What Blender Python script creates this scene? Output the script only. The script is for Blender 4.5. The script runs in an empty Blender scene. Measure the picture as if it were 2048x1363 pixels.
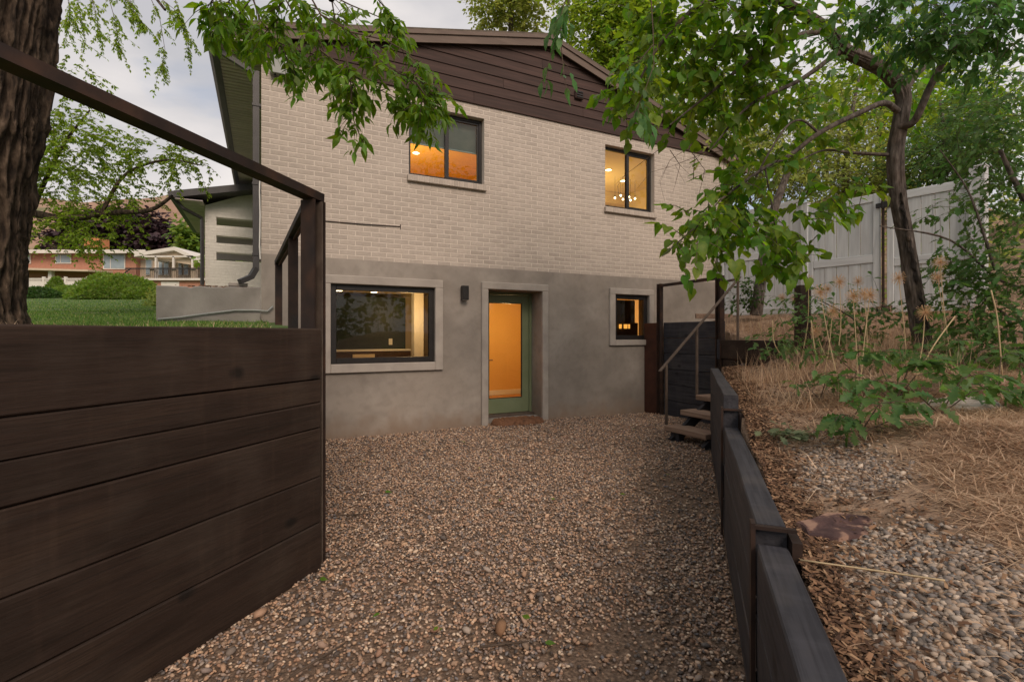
import bpy, bmesh, math, random
import numpy as np
from mathutils import Vector, Matrix
R = math.radians
rnd = random.Random(7)
rng = np.random.default_rng(11)
scene = bpy.context.scene
COL = scene.collection

# ------------------------------------------------------------------ camera, sky, sun, exposure
F, HZ, EYE = 1001.0, 668.0, 1.4            # focal length in photo pixels, horizon row, eye height
cam_d = bpy.data.cameras.new('camera'); cam = bpy.data.objects.new('camera', cam_d); COL.objects.link(cam)
cam.location = (0, 0, EYE); cam.rotation_euler = (R(90), 0, 0)
cam_d.sensor_width = 36; cam_d.lens = F / 2048 * 36; cam_d.shift_y = -(681.5 - HZ) / 2048
cam_d.clip_start = .05; cam_d.clip_end = 2000
scene.camera = cam
SUN_EL, SUN_AZ = R(36), R(158)
world = bpy.data.worlds.new('World'); scene.world = world; world.use_nodes = True
wn = world.node_tree; wn.nodes.clear()
def wnode(t, **k):
    n = wn.nodes.new(t)
    for a, b in k.items(): setattr(n, a, b)
    return n
w_out = wnode('ShaderNodeOutputWorld'); w_bg = wnode('ShaderNodeBackground'); w_bg.inputs['Strength'].default_value = .1
w_sky = wnode('ShaderNodeTexSky', sky_type='NISHITA', sun_disc=False, sun_elevation=SUN_EL, sun_rotation=SUN_AZ, dust_density=2.0)
w_tc = wnode('ShaderNodeTexCoord'); w_map = wnode('ShaderNodeMapping'); w_map.inputs['Scale'].default_value = (1, 1, 2.6)
w_map.inputs['Location'].default_value = (.3, .1, .22)
w_no = wnode('ShaderNodeTexNoise'); w_no.inputs['Scale'].default_value = 1.7; w_no.inputs['Detail'].default_value = 6; w_no.inputs['Distortion'].default_value = .3
w_rp = wnode('ShaderNodeValToRGB'); w_rp.color_ramp.elements[0].position = .22; w_rp.color_ramp.elements[1].position = .44
w_no2 = wnode('ShaderNodeTexNoise'); w_no2.inputs['Scale'].default_value = 3.2; w_no2.inputs['Detail'].default_value = 7
w_cl = wnode('ShaderNodeValToRGB')
w_cl.color_ramp.elements[0].position = .35; w_cl.color_ramp.elements[0].color = (4.0, 3.95, 4.15, 1)
w_cl.color_ramp.elements[1].position = .68; w_cl.color_ramp.elements[1].color = (6.3, 5.9, 5.7, 1)
w_mx = wnode('ShaderNodeMix', data_type='RGBA')
L = wn.links.new
L(w_tc.outputs['Generated'], w_map.inputs['Vector']); L(w_map.outputs[0], w_no.inputs['Vector']); L(w_map.outputs[0], w_no2.inputs['Vector'])
L(w_no.outputs['Fac'], w_rp.inputs['Fac']); L(w_no2.outputs['Fac'], w_cl.inputs['Fac'])
L(w_rp.outputs['Color'], w_mx.inputs['Factor']); L(w_sky.outputs[0], w_mx.inputs['A']); L(w_cl.outputs['Color'], w_mx.inputs['B'])
L(w_mx.outputs['Result'], w_bg.inputs['Color']); L(w_bg.outputs[0], w_out.inputs[0])
sun_d = bpy.data.lights.new('sun', 'SUN'); sun = bpy.data.objects.new('sun', sun_d); COL.objects.link(sun)
sun_d.energy = 1.5; sun_d.angle = R(28); sun_d.color = (1, .80, .65)
sdir = Vector((math.sin(SUN_AZ) * math.cos(SUN_EL), math.cos(SUN_AZ) * math.cos(SUN_EL), math.sin(SUN_EL)))
sun.rotation_euler = (-sdir).to_track_quat('-Z', 'Y').to_euler(); sun.location = sdir * 40
vs = scene.view_settings; vs.view_transform = 'Standard'; vs.look = 'None'; vs.exposure = .52; vs.gamma = 1; vs.use_curve_mapping = False
scene.cycles.max_bounces = 6; scene.cycles.transparent_max_bounces = 8; scene.cycles.caustics_reflective = False; scene.cycles.caustics_refractive = False
scene.cycles.sample_clamp_indirect = 4

# ------------------------------------------------------------------ helpers
def at(px, py, Y):                          # photo pixel at depth Y metres -> world point
    return Vector(((px - 1024) / F * Y, Y, EYE + (HZ - py) / F * Y))
def tag(o, label=None, cat=None, group=None, kind=None):
    if label: o['label'] = label
    if cat: o['category'] = cat
    if group: o['group'] = group
    if kind: o['kind'] = kind
    return o
def thing(name, label, cat, loc=(0, 0, 0), rz=0, group=None):
    o = bpy.data.objects.new(name, None); COL.objects.link(o); o.empty_display_size = .1
    o.location = loc; o.rotation_euler = (0, 0, rz)
    return tag(o, label, cat, group)
def link(name, me, parent=None, loc=None, rot=None):
    o = bpy.data.objects.new(name, me); COL.objects.link(o)
    if parent: o.parent = parent
    if loc is not None: o.location = loc
    if rot is not None: o.rotation_euler = rot
    return o
class MB:
    def __init__(s): s.v = []; s.f = []; s.mi = []; s.m = 0
    def add(s, vs, fs):
        b = len(s.v); s.v += [tuple(v) for v in vs]
        for f in fs: s.f.append([i + b for i in f]); s.mi.append(s.m)
        return s
    def quad(s, a, b, c, d): return s.add([a, b, c, d], [(0, 1, 2, 3)])
    def box(s, x0, x1, y0, y1, z0, z1, c=0):
        if x0 > x1: x0, x1 = x1, x0
        if y0 > y1: y0, y1 = y1, y0
        if z0 > z1: z0, z1 = z1, z0
        if c <= 0:
            vs = [(x, y, z) for x in (x0, x1) for y in (y0, y1) for z in (z0, z1)]
            return s.add(vs, [(0, 1, 3, 2), (4, 6, 7, 5), (0, 4, 5, 1), (2, 3, 7, 6), (0, 2, 6, 4), (1, 5, 7, 3)])
        c = min(c, (x1 - x0) * .45, (y1 - y0) * .45, (z1 - z0) * .45)
        vs = []; idx = {}
        for ix, x in enumerate((x0, x1)):
            for iy, y in enumerate((y0, y1)):
                for iz, z in enumerate((z0, z1)):
                    sx, sy, sz = (c if ix == 0 else -c), (c if iy == 0 else -c), (c if iz == 0 else -c)
                    idx[ix, iy, iz, 0] = len(vs); vs.append((x, y + sy, z + sz))
                    idx[ix, iy, iz, 1] = len(vs); vs.append((x + sx, y, z + sz))
                    idx[ix, iy, iz, 2] = len(vs); vs.append((x + sx, y + sy, z))
        g = lambda a, b, cc, k: idx[a, b, cc, k]
        fs = []
        for i in (0, 1):
            fs.append([g(i, 0, 0, 0), g(i, 0, 1, 0), g(i, 1, 1, 0), g(i, 1, 0, 0)][::1 if i == 0 else -1])
            fs.append([g(0, i, 0, 1), g(1, i, 0, 1), g(1, i, 1, 1), g(0, i, 1, 1)][::1 if i == 0 else -1])
            fs.append([g(0, 0, i, 2), g(0, 1, i, 2), g(1, 1, i, 2), g(1, 0, i, 2)][::1 if i == 0 else -1])
        for a in (0, 1):
            for b in (0, 1):
                p = 1 if (a + b) % 2 == 0 else -1
                fs.append([g(a, b, 0, 0), g(a, b, 0, 1), g(a, b, 1, 1), g(a, b, 1, 0)][::-p])
                fs.append([g(a, 0, b, 0), g(a, 1, b, 0), g(a, 1, b, 2), g(a, 0, b, 2)][::-p])
                fs.append([g(0, a, b, 1), g(0, a, b, 2), g(1, a, b, 2), g(1, a, b, 1)][::-p])
                for d in (0, 1): fs.append([g(a, b, d, 0), g(a, b, d, 1), g(a, b, d, 2)])
        return s.add(vs, fs)
    def tube(s, pts, rad, n=8, cap=True):
        pts = [Vector(p) for p in pts]
        if not isinstance(rad, (list, tuple)): rad = [rad] * len(pts)
        b = len(s.v); prev = None
        for i, p in enumerate(pts):
            t = (pts[min(i + 1, len(pts) - 1)] - pts[max(i - 1, 0)]); t = t.normalized() if t.length > 1e-9 else Vector((0, 0, 1))
            if prev is None: u = t.orthogonal().normalized()
            else: u = (prev - t * prev.dot(t)); u = u.normalized() if u.length > 1e-6 else t.orthogonal().normalized()
            prev = u; w = t.cross(u)
            for k in range(n):
                a = 2 * math.pi * k / n; s.v.append(tuple(p + (u * math.cos(a) + w * math.sin(a)) * rad[i]))
        for i in range(len(pts) - 1):
            for k in range(n):
                s.f.append([b + i * n + k, b + i * n + (k + 1) % n, b + (i + 1) * n + (k + 1) % n, b + (i + 1) * n + k]); s.mi.append(s.m)
        if cap and n > 2:
            s.f.append([b + k for k in range(n)][::-1]); s.f.append([b + (len(pts) - 1) * n + k for k in range(n)]); s.mi += [s.m, s.m]
        return s
    def bar(s, a, b, w, h, up=(0, 0, 1)):       # rectangular bar from a to b
        a, b = Vector(a), Vector(b); t = (b - a).normalized(); up = Vector(up)
        sd = t.cross(up); sd = sd.normalized() if sd.length > 1e-6 else Vector((1, 0, 0)); u = sd.cross(t)
        vs = [p + sd * x * w / 2 + u * z * h / 2 for p in (a, b) for x, z in ((-1, -1), (1, -1), (1, 1), (-1, 1))]
        return s.add(vs, [(0, 1, 2, 3)[::-1], (4, 5, 6, 7), (0, 1, 5, 4), (1, 2, 6, 5), (2, 3, 7, 6), (3, 0, 4, 7)])
    def prism(s, poly, y0, y1):                 # polygon in (x,z) extruded along y
        n = len(poly)
        vs = [(x, y0, z) for x, z in poly] + [(x, y1, z) for x, z in poly]
        return s.add(vs, [list(range(n)), list(range(n, 2 * n))[::-1]] + [[i, i + n, (i + 1) % n + n, (i + 1) % n] for i in range(n)])
    def disc(s, c, r, n=14, z=0, flip=False):
        c = Vector(c); vs = [c + Vector((math.cos(2 * math.pi * k / n) * r, math.sin(2 * math.pi * k / n) * r, 0)) for k in range(n)]
        return s.add(vs, [list(range(n))[::-1 if flip else 1]])
    def mesh(s, name, mats, smooth=False):
        me = bpy.data.meshes.new(name); me.from_pydata(s.v, [], s.f)
        for m in (mats if isinstance(mats, (list, tuple)) else [mats]): me.materials.append(m)
        if max(s.mi, default=0): me.polygons.foreach_set('material_index', s.mi)
        if smooth: me.polygons.foreach_set('use_smooth', [True] * len(me.polygons))
        bm = bmesh.new(); bm.from_mesh(me); bmesh.ops.recalc_face_normals(bm, faces=bm.faces); bm.to_mesh(me); bm.free()
        me.update(); return me
    def obj(s, name, mats, parent=None, smooth=False, loc=None, rot=None):
        return link(name, s.mesh(name, mats, smooth), parent, loc, rot)
def mesh_np(name, V, Fc, mat, smooth=False):
    me = bpy.data.meshes.new(name); V = np.asarray(V, np.float32); Fc = np.asarray(Fc, np.int32); k = Fc.shape[1]
    me.vertices.add(len(V)); me.vertices.foreach_set('co', V.ravel())
    me.loops.add(Fc.size); me.loops.foreach_set('vertex_index', Fc.ravel())
    me.polygons.add(len(Fc)); me.polygons.foreach_set('loop_start', np.arange(0, Fc.size, k, dtype=np.int32))
    if smooth: me.polygons.foreach_set('use_smooth', np.ones(len(Fc), bool))
    me.materials.append(mat); me.update(calc_edges=True); me.validate(); return me
def inst(tv, tf, P, Rm, S):                   # many copies of a template: positions, 3x3 rotations, scales (n,) or (n,3)
    tv = np.asarray(tv, float); tf = np.asarray(tf); P = np.asarray(P, float); S = np.asarray(S, float)
    if S.ndim == 1: S = S[:, None] * np.ones((1, 3))
    V = np.einsum('nij,nkj->nki', Rm, tv[None] * S[:, None, :]) + P[:, None, :]
    Fc = tf[None] + (np.arange(len(P)) * len(tv))[:, None, None]
    return V.reshape(-1, 3), Fc.reshape(-1, tf.shape[1])
def rand_rot(n, tilt=math.pi):
    a = rng.uniform(0, 2 * math.pi, n); b = rng.uniform(-tilt, tilt, n); c = rng.uniform(-tilt, tilt, n)
    ca, sa, cb, sb, cc, sc = np.cos(a), np.sin(a), np.cos(b), np.sin(b), np.cos(c), np.sin(c); z = np.zeros(n); o = np.ones(n)
    Rz = np.stack([ca, -sa, z, sa, ca, z, z, z, o], 1).reshape(-1, 3, 3)
    Ry = np.stack([cb, z, sb, z, o, z, -sb, z, cb], 1).reshape(-1, 3, 3)
    Rx = np.stack([o, z, z, z, cc, -sc, z, sc, cc], 1).reshape(-1, 3, 3)
    return Rz @ Ry @ Rx
_G = np.random.default_rng(5).uniform(-1, 1, (64, 64, 64))
def vnoise(x, y, z=0.0):                        # smooth value noise, arrays in, -1..1 out
    x, y, z = np.broadcast_arrays(np.asarray(x, float), np.asarray(y, float), np.asarray(z, float))
    i, j, k = np.floor(x).astype(int), np.floor(y).astype(int), np.floor(z).astype(int); f, g, h = x - i, y - j, z - k
    f, g, h = f * f * (3 - 2 * f), g * g * (3 - 2 * g), h * h * (3 - 2 * h)
    c = lambda a, b, d: _G[(i + a) % 64, (j + b) % 64, (k + d) % 64]
    m = lambda p, q, t: p + (q - p) * t
    return m(m(m(c(0, 0, 0), c(1, 0, 0), f), m(c(0, 1, 0), c(1, 1, 0), f), g), m(m(c(0, 0, 1), c(1, 0, 1), f), m(c(0, 1, 1), c(1, 1, 1), f), g), h)

# ------------------------------------------------------------------ materials
def material(name, ramp, scale=4, stretch=(1, 1, 1), detail=5, rough=.8, bump=0, bscale=None, bdist=.01, vary=0, metal=0, spec=.3,
             blotch=None, coord='Object', translucent=0, per='both', dist=0, grain=None, hue=0, foot=None, knots=None):
    """ramp: list of (position, rgb) over a noise; vary: value spread per piece; blotch: (rgb, scale, amount)"""
    m = bpy.data.materials.new(name); m.use_nodes = True; nt = m.node_tree; nt.nodes.clear(); l = nt.links.new
    def N(t, **k):
        n = nt.nodes.new(t)
        for a, b in k.items(): setattr(n, a, b)
        return n
    out = N('ShaderNodeOutputMaterial'); bs = N('ShaderNodeBsdfPrincipled')
    bs.inputs['Roughness'].default_value = rough; bs.inputs['Metallic'].default_value = metal; bs.inputs['Specular IOR Level'].default_value = spec
    tc = N('ShaderNodeTexCoord'); oi = N('ShaderNodeObjectInfo'); ge = N('ShaderNodeNewGeometry')
    rndv = N('ShaderNodeMath', operation='ADD'); l(oi.outputs['Random'], rndv.inputs[0]); l(ge.outputs['Random Per Island'], rndv.inputs[1])
    fr = N('ShaderNodeMath', operation='FRACT'); l(rndv.outputs[0], fr.inputs[0])
    mp = N('ShaderNodeMapping'); mp.inputs['Scale'].default_value = stretch
    src = ge.outputs['Position'] if coord == 'World' else tc.outputs[coord]
    if vary:
        sc_ = N('ShaderNodeVectorMath', operation='SCALE'); cb = N('ShaderNodeCombineXYZ')
        l(fr.outputs[0], cb.inputs[0]); l(fr.outputs[0], cb.inputs[1]); l(oi.outputs['Random'], cb.inputs[2])
        l(cb.outputs[0], sc_.inputs[0]); sc_.inputs['Scale'].default_value = 17.0
        ad = N('ShaderNodeVectorMath', operation='ADD'); l(src, ad.inputs[0]); l(sc_.outputs[0], ad.inputs[1]); src = ad.outputs[0]
    l(src, mp.inputs['Vector'])
    no = N('ShaderNodeTexNoise'); no.inputs['Scale'].default_value = scale; no.inputs['Detail'].default_value = detail; no.inputs['Distortion'].default_value = dist
    l(mp.outputs[0], no.inputs['Vector'])
    rp = N('ShaderNodeValToRGB'); cr = rp.color_ramp
    ramp = sorted(ramp)
    cr.elements[0].position = ramp[0][0]; cr.elements[0].color = (*ramp[0][1], 1)
    if len(ramp) == 1: cr.elements[1].position = 1; cr.elements[1].color = (*ramp[0][1], 1)
    else: cr.elements[1].position = ramp[-1][0]; cr.elements[1].color = (*ramp[-1][1], 1)
    for p, c in ramp[1:-1]: e = cr.elements.new(p); e.color = (*c, 1)
    l((fr.outputs[0] if per == 'ramp' else no.outputs['Fac']), rp.inputs['Fac']); colr = rp.outputs['Color']
    def mixc(a, b, fac, mode='MIX'):
        x = N('ShaderNodeMix', data_type='RGBA', blend_type=mode); l(a, x.inputs['A'])
        if isinstance(b, tuple): x.inputs['B'].default_value = (*b, 1)
        else: l(b, x.inputs['B'])
        if isinstance(fac, (int, float)): x.inputs['Factor'].default_value = fac
        else: l(fac, x.inputs['Factor'])
        return x.outputs['Result']
    if grain:                                    # fine lengthwise lines: (rgb, scale vector, amount)
        g2 = N('ShaderNodeMapping'); g2.inputs['Scale'].default_value = grain[1]; l(src, g2.inputs['Vector'])
        gn = N('ShaderNodeTexNoise'); gn.inputs['Scale'].default_value = 1; gn.inputs['Detail'].default_value = 3; gn.inputs['Distortion'].default_value = .6; l(g2.outputs[0], gn.inputs['Vector'])
        gr = N('ShaderNodeMapRange'); gr.inputs['From Min'].default_value = .45; gr.inputs['From Max'].default_value = .68; gr.inputs['To Max'].default_value = grain[2]; l(gn.outputs['Fac'], gr.inputs['Value'])
        colr = mixc(colr, grain[0], gr.outputs[0])
    for bl in ([blotch] if blotch and not isinstance(blotch, list) else (blotch or [])):
        b2 = N('ShaderNodeTexNoise'); b2.inputs['Scale'].default_value = bl[1]; b2.inputs['Detail'].default_value = 4; l(src, b2.inputs['Vector'])
        br = N('ShaderNodeMapRange'); br.inputs['From Min'].default_value = .48; br.inputs['From Max'].default_value = .7; br.inputs['To Max'].default_value = bl[2]; l(b2.outputs['Fac'], br.inputs['Value'])
        colr = mixc(colr, bl[0], br.outputs[0])
    if knots:
        kv = N('ShaderNodeTexVoronoi', voronoi_dimensions='2D'); kv.inputs['Scale'].default_value = 1.0; ksx = N('ShaderNodeSeparateXYZ'); l(src, ksx.inputs[0]); kcx = N('ShaderNodeCombineXYZ'); l(ksx.outputs['X'], kcx.inputs[0]); l(ksx.outputs['Z'], kcx.inputs[1]); km = N('ShaderNodeMapping'); km.inputs['Scale'].default_value = (1.9, 2.9, 1); l(kcx.outputs[0], km.inputs['Vector'])
        kd = N('ShaderNodeTexNoise'); kd.inputs['Scale'].default_value = 14; kd.inputs['Detail'].default_value = 3; l(src, kd.inputs['Vector'])
        kx = N('ShaderNodeMix', data_type='RGBA'); kx.inputs['Factor'].default_value = .06; l(km.outputs[0], kx.inputs['A']); l(kd.outputs['Color'], kx.inputs['B']); l(kx.outputs['Result'], kv.inputs['Vector'])
        kr = N('ShaderNodeMapRange'); kr.inputs['From Min'].default_value = .10; kr.inputs['From Max'].default_value = .045; kr.inputs['To Max'].default_value = .85; l(kv.outputs['Distance'], kr.inputs['Value'])
        ks = N('ShaderNodeSeparateColor'); l(kv.outputs['Color'], ks.inputs[0]); kg = N('ShaderNodeMath', operation='GREATER_THAN'); kg.inputs[1].default_value = .55; l(ks.outputs[0], kg.inputs[0])
        kk = N('ShaderNodeMath', operation='MULTIPLY'); l(kr.outputs[0], kk.inputs[0]); l(kg.outputs[0], kk.inputs[1]); colr = mixc(colr, knots, kk.outputs[0])
        kc = N('ShaderNodeTexNoise'); kc.inputs['Scale'].default_value = 1; kc.inputs['Detail'].default_value = 5; kcm = N('ShaderNodeMapping'); kcm.inputs['Scale'].default_value = (22, 5, 1.6); l(src, kcm.inputs['Vector']); l(kcm.outputs[0], kc.inputs['Vector'])
        kq = N('ShaderNodeMapRange'); kq.inputs['From Min'].default_value = .56; kq.inputs['From Max'].default_value = .75; kq.inputs['To Max'].default_value = .10; l(kc.outputs['Fac'], kq.inputs['Value']); colr = mixc(colr, tuple(c * 2.2 for c in ramp[-1][1]), kq.outputs[0])
    if foot:
        sx = N('ShaderNodeSeparateXYZ'); l(tc.outputs['Object'], sx.inputs[0]); fn = N('ShaderNodeTexNoise'); fn.inputs['Scale'].default_value = 5; fn.inputs['Detail'].default_value = 6; l(tc.outputs['Object'], fn.inputs['Vector'])
        fm = N('ShaderNodeMath', operation='MULTIPLY_ADD'); l(fn.outputs['Fac'], fm.inputs[0]); fm.inputs[1].default_value = -.55; l(sx.outputs['Z'], fm.inputs[2])
        fr_ = N('ShaderNodeMapRange'); fr_.inputs['From Min'].default_value = .02; fr_.inputs['From Max'].default_value = -.28; fr_.inputs['To Max'].default_value = .75; l(fm.outputs[0], fr_.inputs['Value']); colr = mixc(colr, foot, fr_.outputs[0])
    if vary:
        hs = N('ShaderNodeHueSaturation'); mr = N('ShaderNodeMapRange'); mr.inputs['To Min'].default_value = 1 - vary; mr.inputs['To Max'].default_value = 1 + vary
        l(fr.outputs[0], mr.inputs['Value']); l(mr.outputs[0], hs.inputs['Value']); l(colr, hs.inputs['Color'])
        if hue:
            m7 = N('ShaderNodeMath', operation='MULTIPLY'); m7.inputs[1].default_value = 7.31; l(fr.outputs[0], m7.inputs[0]); f7 = N('ShaderNodeMath', operation='FRACT'); l(m7.outputs[0], f7.inputs[0])
            hr = N('ShaderNodeMapRange'); hr.inputs['To Min'].default_value = .5 - hue; hr.inputs['To Max'].default_value = .5 + hue; l(f7.outputs[0], hr.inputs['Value']); l(hr.outputs[0], hs.inputs['Hue'])
        colr = hs.outputs['Color']
    l(colr, bs.inputs['Base Color'])
    if bump:
        bm_ = N('ShaderNodeBump'); bm_.inputs['Strength'].default_value = bump; bm_.inputs['Distance'].default_value = bdist
        bn = no
        if bscale:
            bn = N('ShaderNodeTexNoise'); bn.inputs['Scale'].default_value = bscale; bn.inputs['Detail'].default_value = 4; l(mp.outputs[0], bn.inputs['Vector'])
        l(bn.outputs['Fac'], bm_.inputs['Height']); l(bm_.outputs[0], bs.inputs['Normal'])
    sh = bs.outputs[0]
    if translucent:
        tr = N('ShaderNodeBsdfTranslucent'); hs2 = N('ShaderNodeHueSaturation'); hs2.inputs['Value'].default_value = 2.0; hs2.inputs['Saturation'].default_value = 1.1; hs2.inputs['Hue'].default_value = .485
        l(colr, hs2.inputs['Color']); l(hs2.outputs[0], tr.inputs['Color'])
        mx = N('ShaderNodeMixShader'); mx.inputs[0].default_value = translucent; l(sh, mx.inputs[1]); l(tr.outputs[0], mx.inputs[2]); sh = mx.outputs[0]
    l(sh, out.inputs[0]); return m
def emitter(name, col, strength):
    m = bpy.data.materials.new(name); m.use_nodes = True; nt = m.node_tree; nt.nodes.clear()
    o = nt.nodes.new('ShaderNodeOutputMaterial'); e = nt.nodes.new('ShaderNodeEmission'); e.inputs[0].default_value = (*col, 1); e.inputs[1].default_value = strength
    nt.links.new(e.outputs[0], o.inputs[0]); return m
def glass(name, tint=(.93, .95, .94), refl=1.0):
    m = bpy.data.materials.new(name); m.use_nodes = True; nt = m.node_tree; nt.nodes.clear(); l = nt.links.new
    o = nt.nodes.new('ShaderNodeOutputMaterial'); t = nt.nodes.new('ShaderNodeBsdfTransparent'); t.inputs[0].default_value = (*tint, 1)
    g = nt.nodes.new('ShaderNodeBsdfGlossy'); g.inputs['Roughness'].default_value = .01; g.inputs[0].default_value = (refl, refl, refl, 1)
    f = nt.nodes.new('ShaderNodeFresnel'); f.inputs[0].default_value = 1.5; x = nt.nodes.new('ShaderNodeMixShader')
    l(f.outputs[0], x.inputs[0]); l(t.outputs[0], x.inputs[1]); l(g.outputs[0], x.inputs[2]); l(x.outputs[0], o.inputs[0]); return m
M = {}
M['brick'] = material('painted_brick', [(.3, (0.428, 0.371, 0.321)), (.7, (0.493, 0.431, 0.372))], 30, vary=.07, rough=.75, bump=.5, bscale=90, bdist=.004, blotch=((0.354, 0.305, 0.261), 3, .5))
M['whitebrick'] = material('white_painted_brick', [(.3, (.68, .66, .61)), (.7, (.77, .75, .70))], 12, vary=.05, rough=.75, bump=.4, bscale=60)
M['mortar'] = material('lit_painted_mortar', [(.3, (0.590, 0.522, 0.451)), (.7, (0.663, 0.596, 0.520))], 14, rough=.8, bump=.3, bscale=60, bdist=.004)  # paler than the brick: light caught by the joints put into the colour
M['stucco'] = material('grey_stucco', [(.25, (0.201, 0.178, 0.152)), (.5, (0.290, 0.259, 0.226)), (.78, (0.404, 0.363, 0.318))], 1.1, detail=7, dist=.5, rough=.9, bump=.35, bscale=70, bdist=.004,
                       blotch=[((.17, .15, .13), 2.3, .4), ((.37, .32, .27), .9, .5), ((.15, .13, .115), 9, .22)], foot=(.24, .17, .12))
M['stucco_trim'] = material('pale_stucco_trim', [(.3, (.34, .305, .27)), (.7, (.43, .39, .345))], 3, rough=.88, bump=.3, bscale=80, bdist=.003, blotch=((.27, .245, .22), 5, .5))
M['siding'] = material('brown_siding', [(.3, (.042, .024, .019)), (.7, (.075, .042, .034))], 3, stretch=(.5, 6, 6), rough=.7, vary=.18, grain=((.03, .017, .014), (1.2, 60, 60), .6), bump=.4, bscale=30, bdist=.003)
M['fascia'] = material('brown_fascia', [(.3, (.115, .083, .066)), (.7, (.16, .118, .094))], 3, stretch=(.5, 4, 4), rough=.6, vary=.05)
M['darkmetal'] = material('charcoal_metal', [(.3, (.035, .033, .034)), (.7, (.055, .052, .053))], 6, rough=.45, spec=.4)
M['soffit'] = material('light_offset_soffit', [(.3, (.52, .44, .45)), (.7, (.60, .51, .52))], 3, rough=.55, vary=.06)  # colour lightened and pinked to offset shade and green lawn bounce
M['shingle'] = material('roof_shingle', [(.3, (.09, .075, .06)), (.7, (.16, .13, .10))], 12, rough=.95, bump=.6, bscale=60)
M['black'] = material('black_frame', [(.3, (.012, .011, .011)), (.7, (.022, .019, .018))], 10, rough=.4, spec=.4)
M['greendoor'] = material('sage_green_paint', [(.3, (0.169, 0.206, 0.111)), (.7, (0.200, 0.237, 0.137))], 5, rough=.5, spec=.4)
M['pane'] = glass('window_glass'); M['panefar'] = material('far_glass_painted_sky', [(.3, (.22, .28, .31)), (.7, (.32, .39, .42))], 1.5, rough=.12, spec=.8)  # panefar: pale blue sky reflection is put into the pane colour
M['blind'] = material('blind_slats', [(.3, (.20, .25, .21)), (.7, (.26, .31, .26))], 6, rough=.6)
M['warmwall'] = material('interior_plaster', [(.3, (.66, .55, .38)), (.7, (.70, .59, .42))], 3, rough=.85)
M['orangewall'] = material('interior_orange_plaster', [(.3, (.72, .47, .17)), (.7, (.75, .50, .19))], 3, rough=.85)
M['darkpanel'] = material('interior_dark_panel', [(.3, (.012, .02, .018)), (.7, (.02, .032, .028))], 3, rough=.5)
M['woodfloor'] = material('interior_wood_floor', [(.3, (.42, .22, .09)), (.7, (.52, .29, .12))], 3, stretch=(8, 1, 1), rough=.5)
M['cabinet'] = material('dark_cabinet', [(.3, (.05, .028, .018)), (.7, (.075, .042, .026))], 3, stretch=(1, 1, 8), rough=.5)
M['whiteplastic'] = material('white_plastic', [(.3, (.75, .74, .70)), (.7, (.8, .79, .75))], 5, rough=.4)
M['bulb'] = emitter('warm_bulb', (1, .78, .45), 8)
M['timber'] = material('dark_stained_timber', [(.25, (0.0224, 0.0138, 0.0095)), (.5, (0.0353, 0.0215, 0.0155)), (.8, (0.0559, 0.0353, 0.0241))], 2.2, stretch=(.5, 2.5, 3), detail=7, dist=.8, rough=.72, vary=.16,
                       grain=((.014, .0105, .008), (1.6, 150, 230), .6), bump=.9, bscale=9, bdist=.006, blotch=((.07, .052, .04), 3.2, .35), spec=.25, knots=(.010, .0075, .006))
M['timberblue'] = material('blue_black_timber', [(.25, (.028, .028, .034)), (.5, (.040, .040, .047)), (.8, (.062, .060, .068))], 2.2, stretch=(.35, 3, 5), detail=7, dist=.8, rough=.68, vary=.14,
                       grain=((.016, .016, .02), (2, 55, 70), .8), bump=.8, bscale=8, bdist=.005, blotch=((.10, .088, .08), 5, .3), spec=.3, knots=(.014, .013, .015))
M['tread'] = material('weathered_tread_wood', [(.25, (.19, .125, .09)), (.5, (.27, .185, .135)), (.8, (.35, .25, .19))], 2.5, stretch=(4, .4, 4), detail=7, dist=.7, rough=.8, vary=.12, grain=((.14, .09, .06), (60, 1.5, 60), .6), bump=.5, bscale=10, bdist=.004)
M['rust'] = material('rusted_steel', [(.3, (.020, .013, .011)), (.5, (.038, .022, .016)), (.75, (.075, .037, .022))], 7, detail=8, rough=.7, metal=.15, bump=.3, bscale=50, bdist=.003, blotch=((.018, .017, .02), 2.5, .7), spec=.35)
M['rustred'] = material('red_rust_plate', [(.3, (.055, .024, .016)), (.7, (.095, .038, .024))], 5, detail=8, rough=.8, metal=.1, bump=.3, bscale=50, bdist=.003)
M['steel'] = material('grey_brown_steel', [(.3, (.09, .068, .055)), (.7, (.16, .125, .10))], 9, detail=7, rough=.55, metal=.3, bump=.2, bscale=60, bdist=.002)
M['concrete'] = material('old_concrete', [(.25, (.20, .185, .165)), (.5, (.29, .27, .245)), (.8, (.38, .36, .325))], 2.2, detail=8, dist=.4, rough=.92, bump=.5, bscale=40, bdist=.006, blotch=[((.13, .12, .105), 1.7, .6)])
M['vinyl'] = material('whitewashed_vinyl', [(.25, (0.462, 0.483, 0.500)), (.5, (0.594, 0.621, 0.634)), (.75, (0.704, 0.736, 0.756))], 2.2, stretch=(5, 5, .45), detail=6, dist=1.2, rough=.5, vary=.05, grain=((0.440, 0.437, 0.439), (26, 26, 1.1), .4), spec=.4)
M['vinylrail'] = material('whitewashed_vinyl_rail', [(.25, (0.506, 0.529, 0.549)), (.5, (0.627, 0.655, 0.671)), (.75, (0.726, 0.759, 0.781))], 2.2, stretch=(.45, 5, 5), detail=6, dist=1.2, rough=.5, vary=.05, grain=((0.473, 0.471, 0.476), (1.1, 26, 26), .4), spec=.4)
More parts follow.
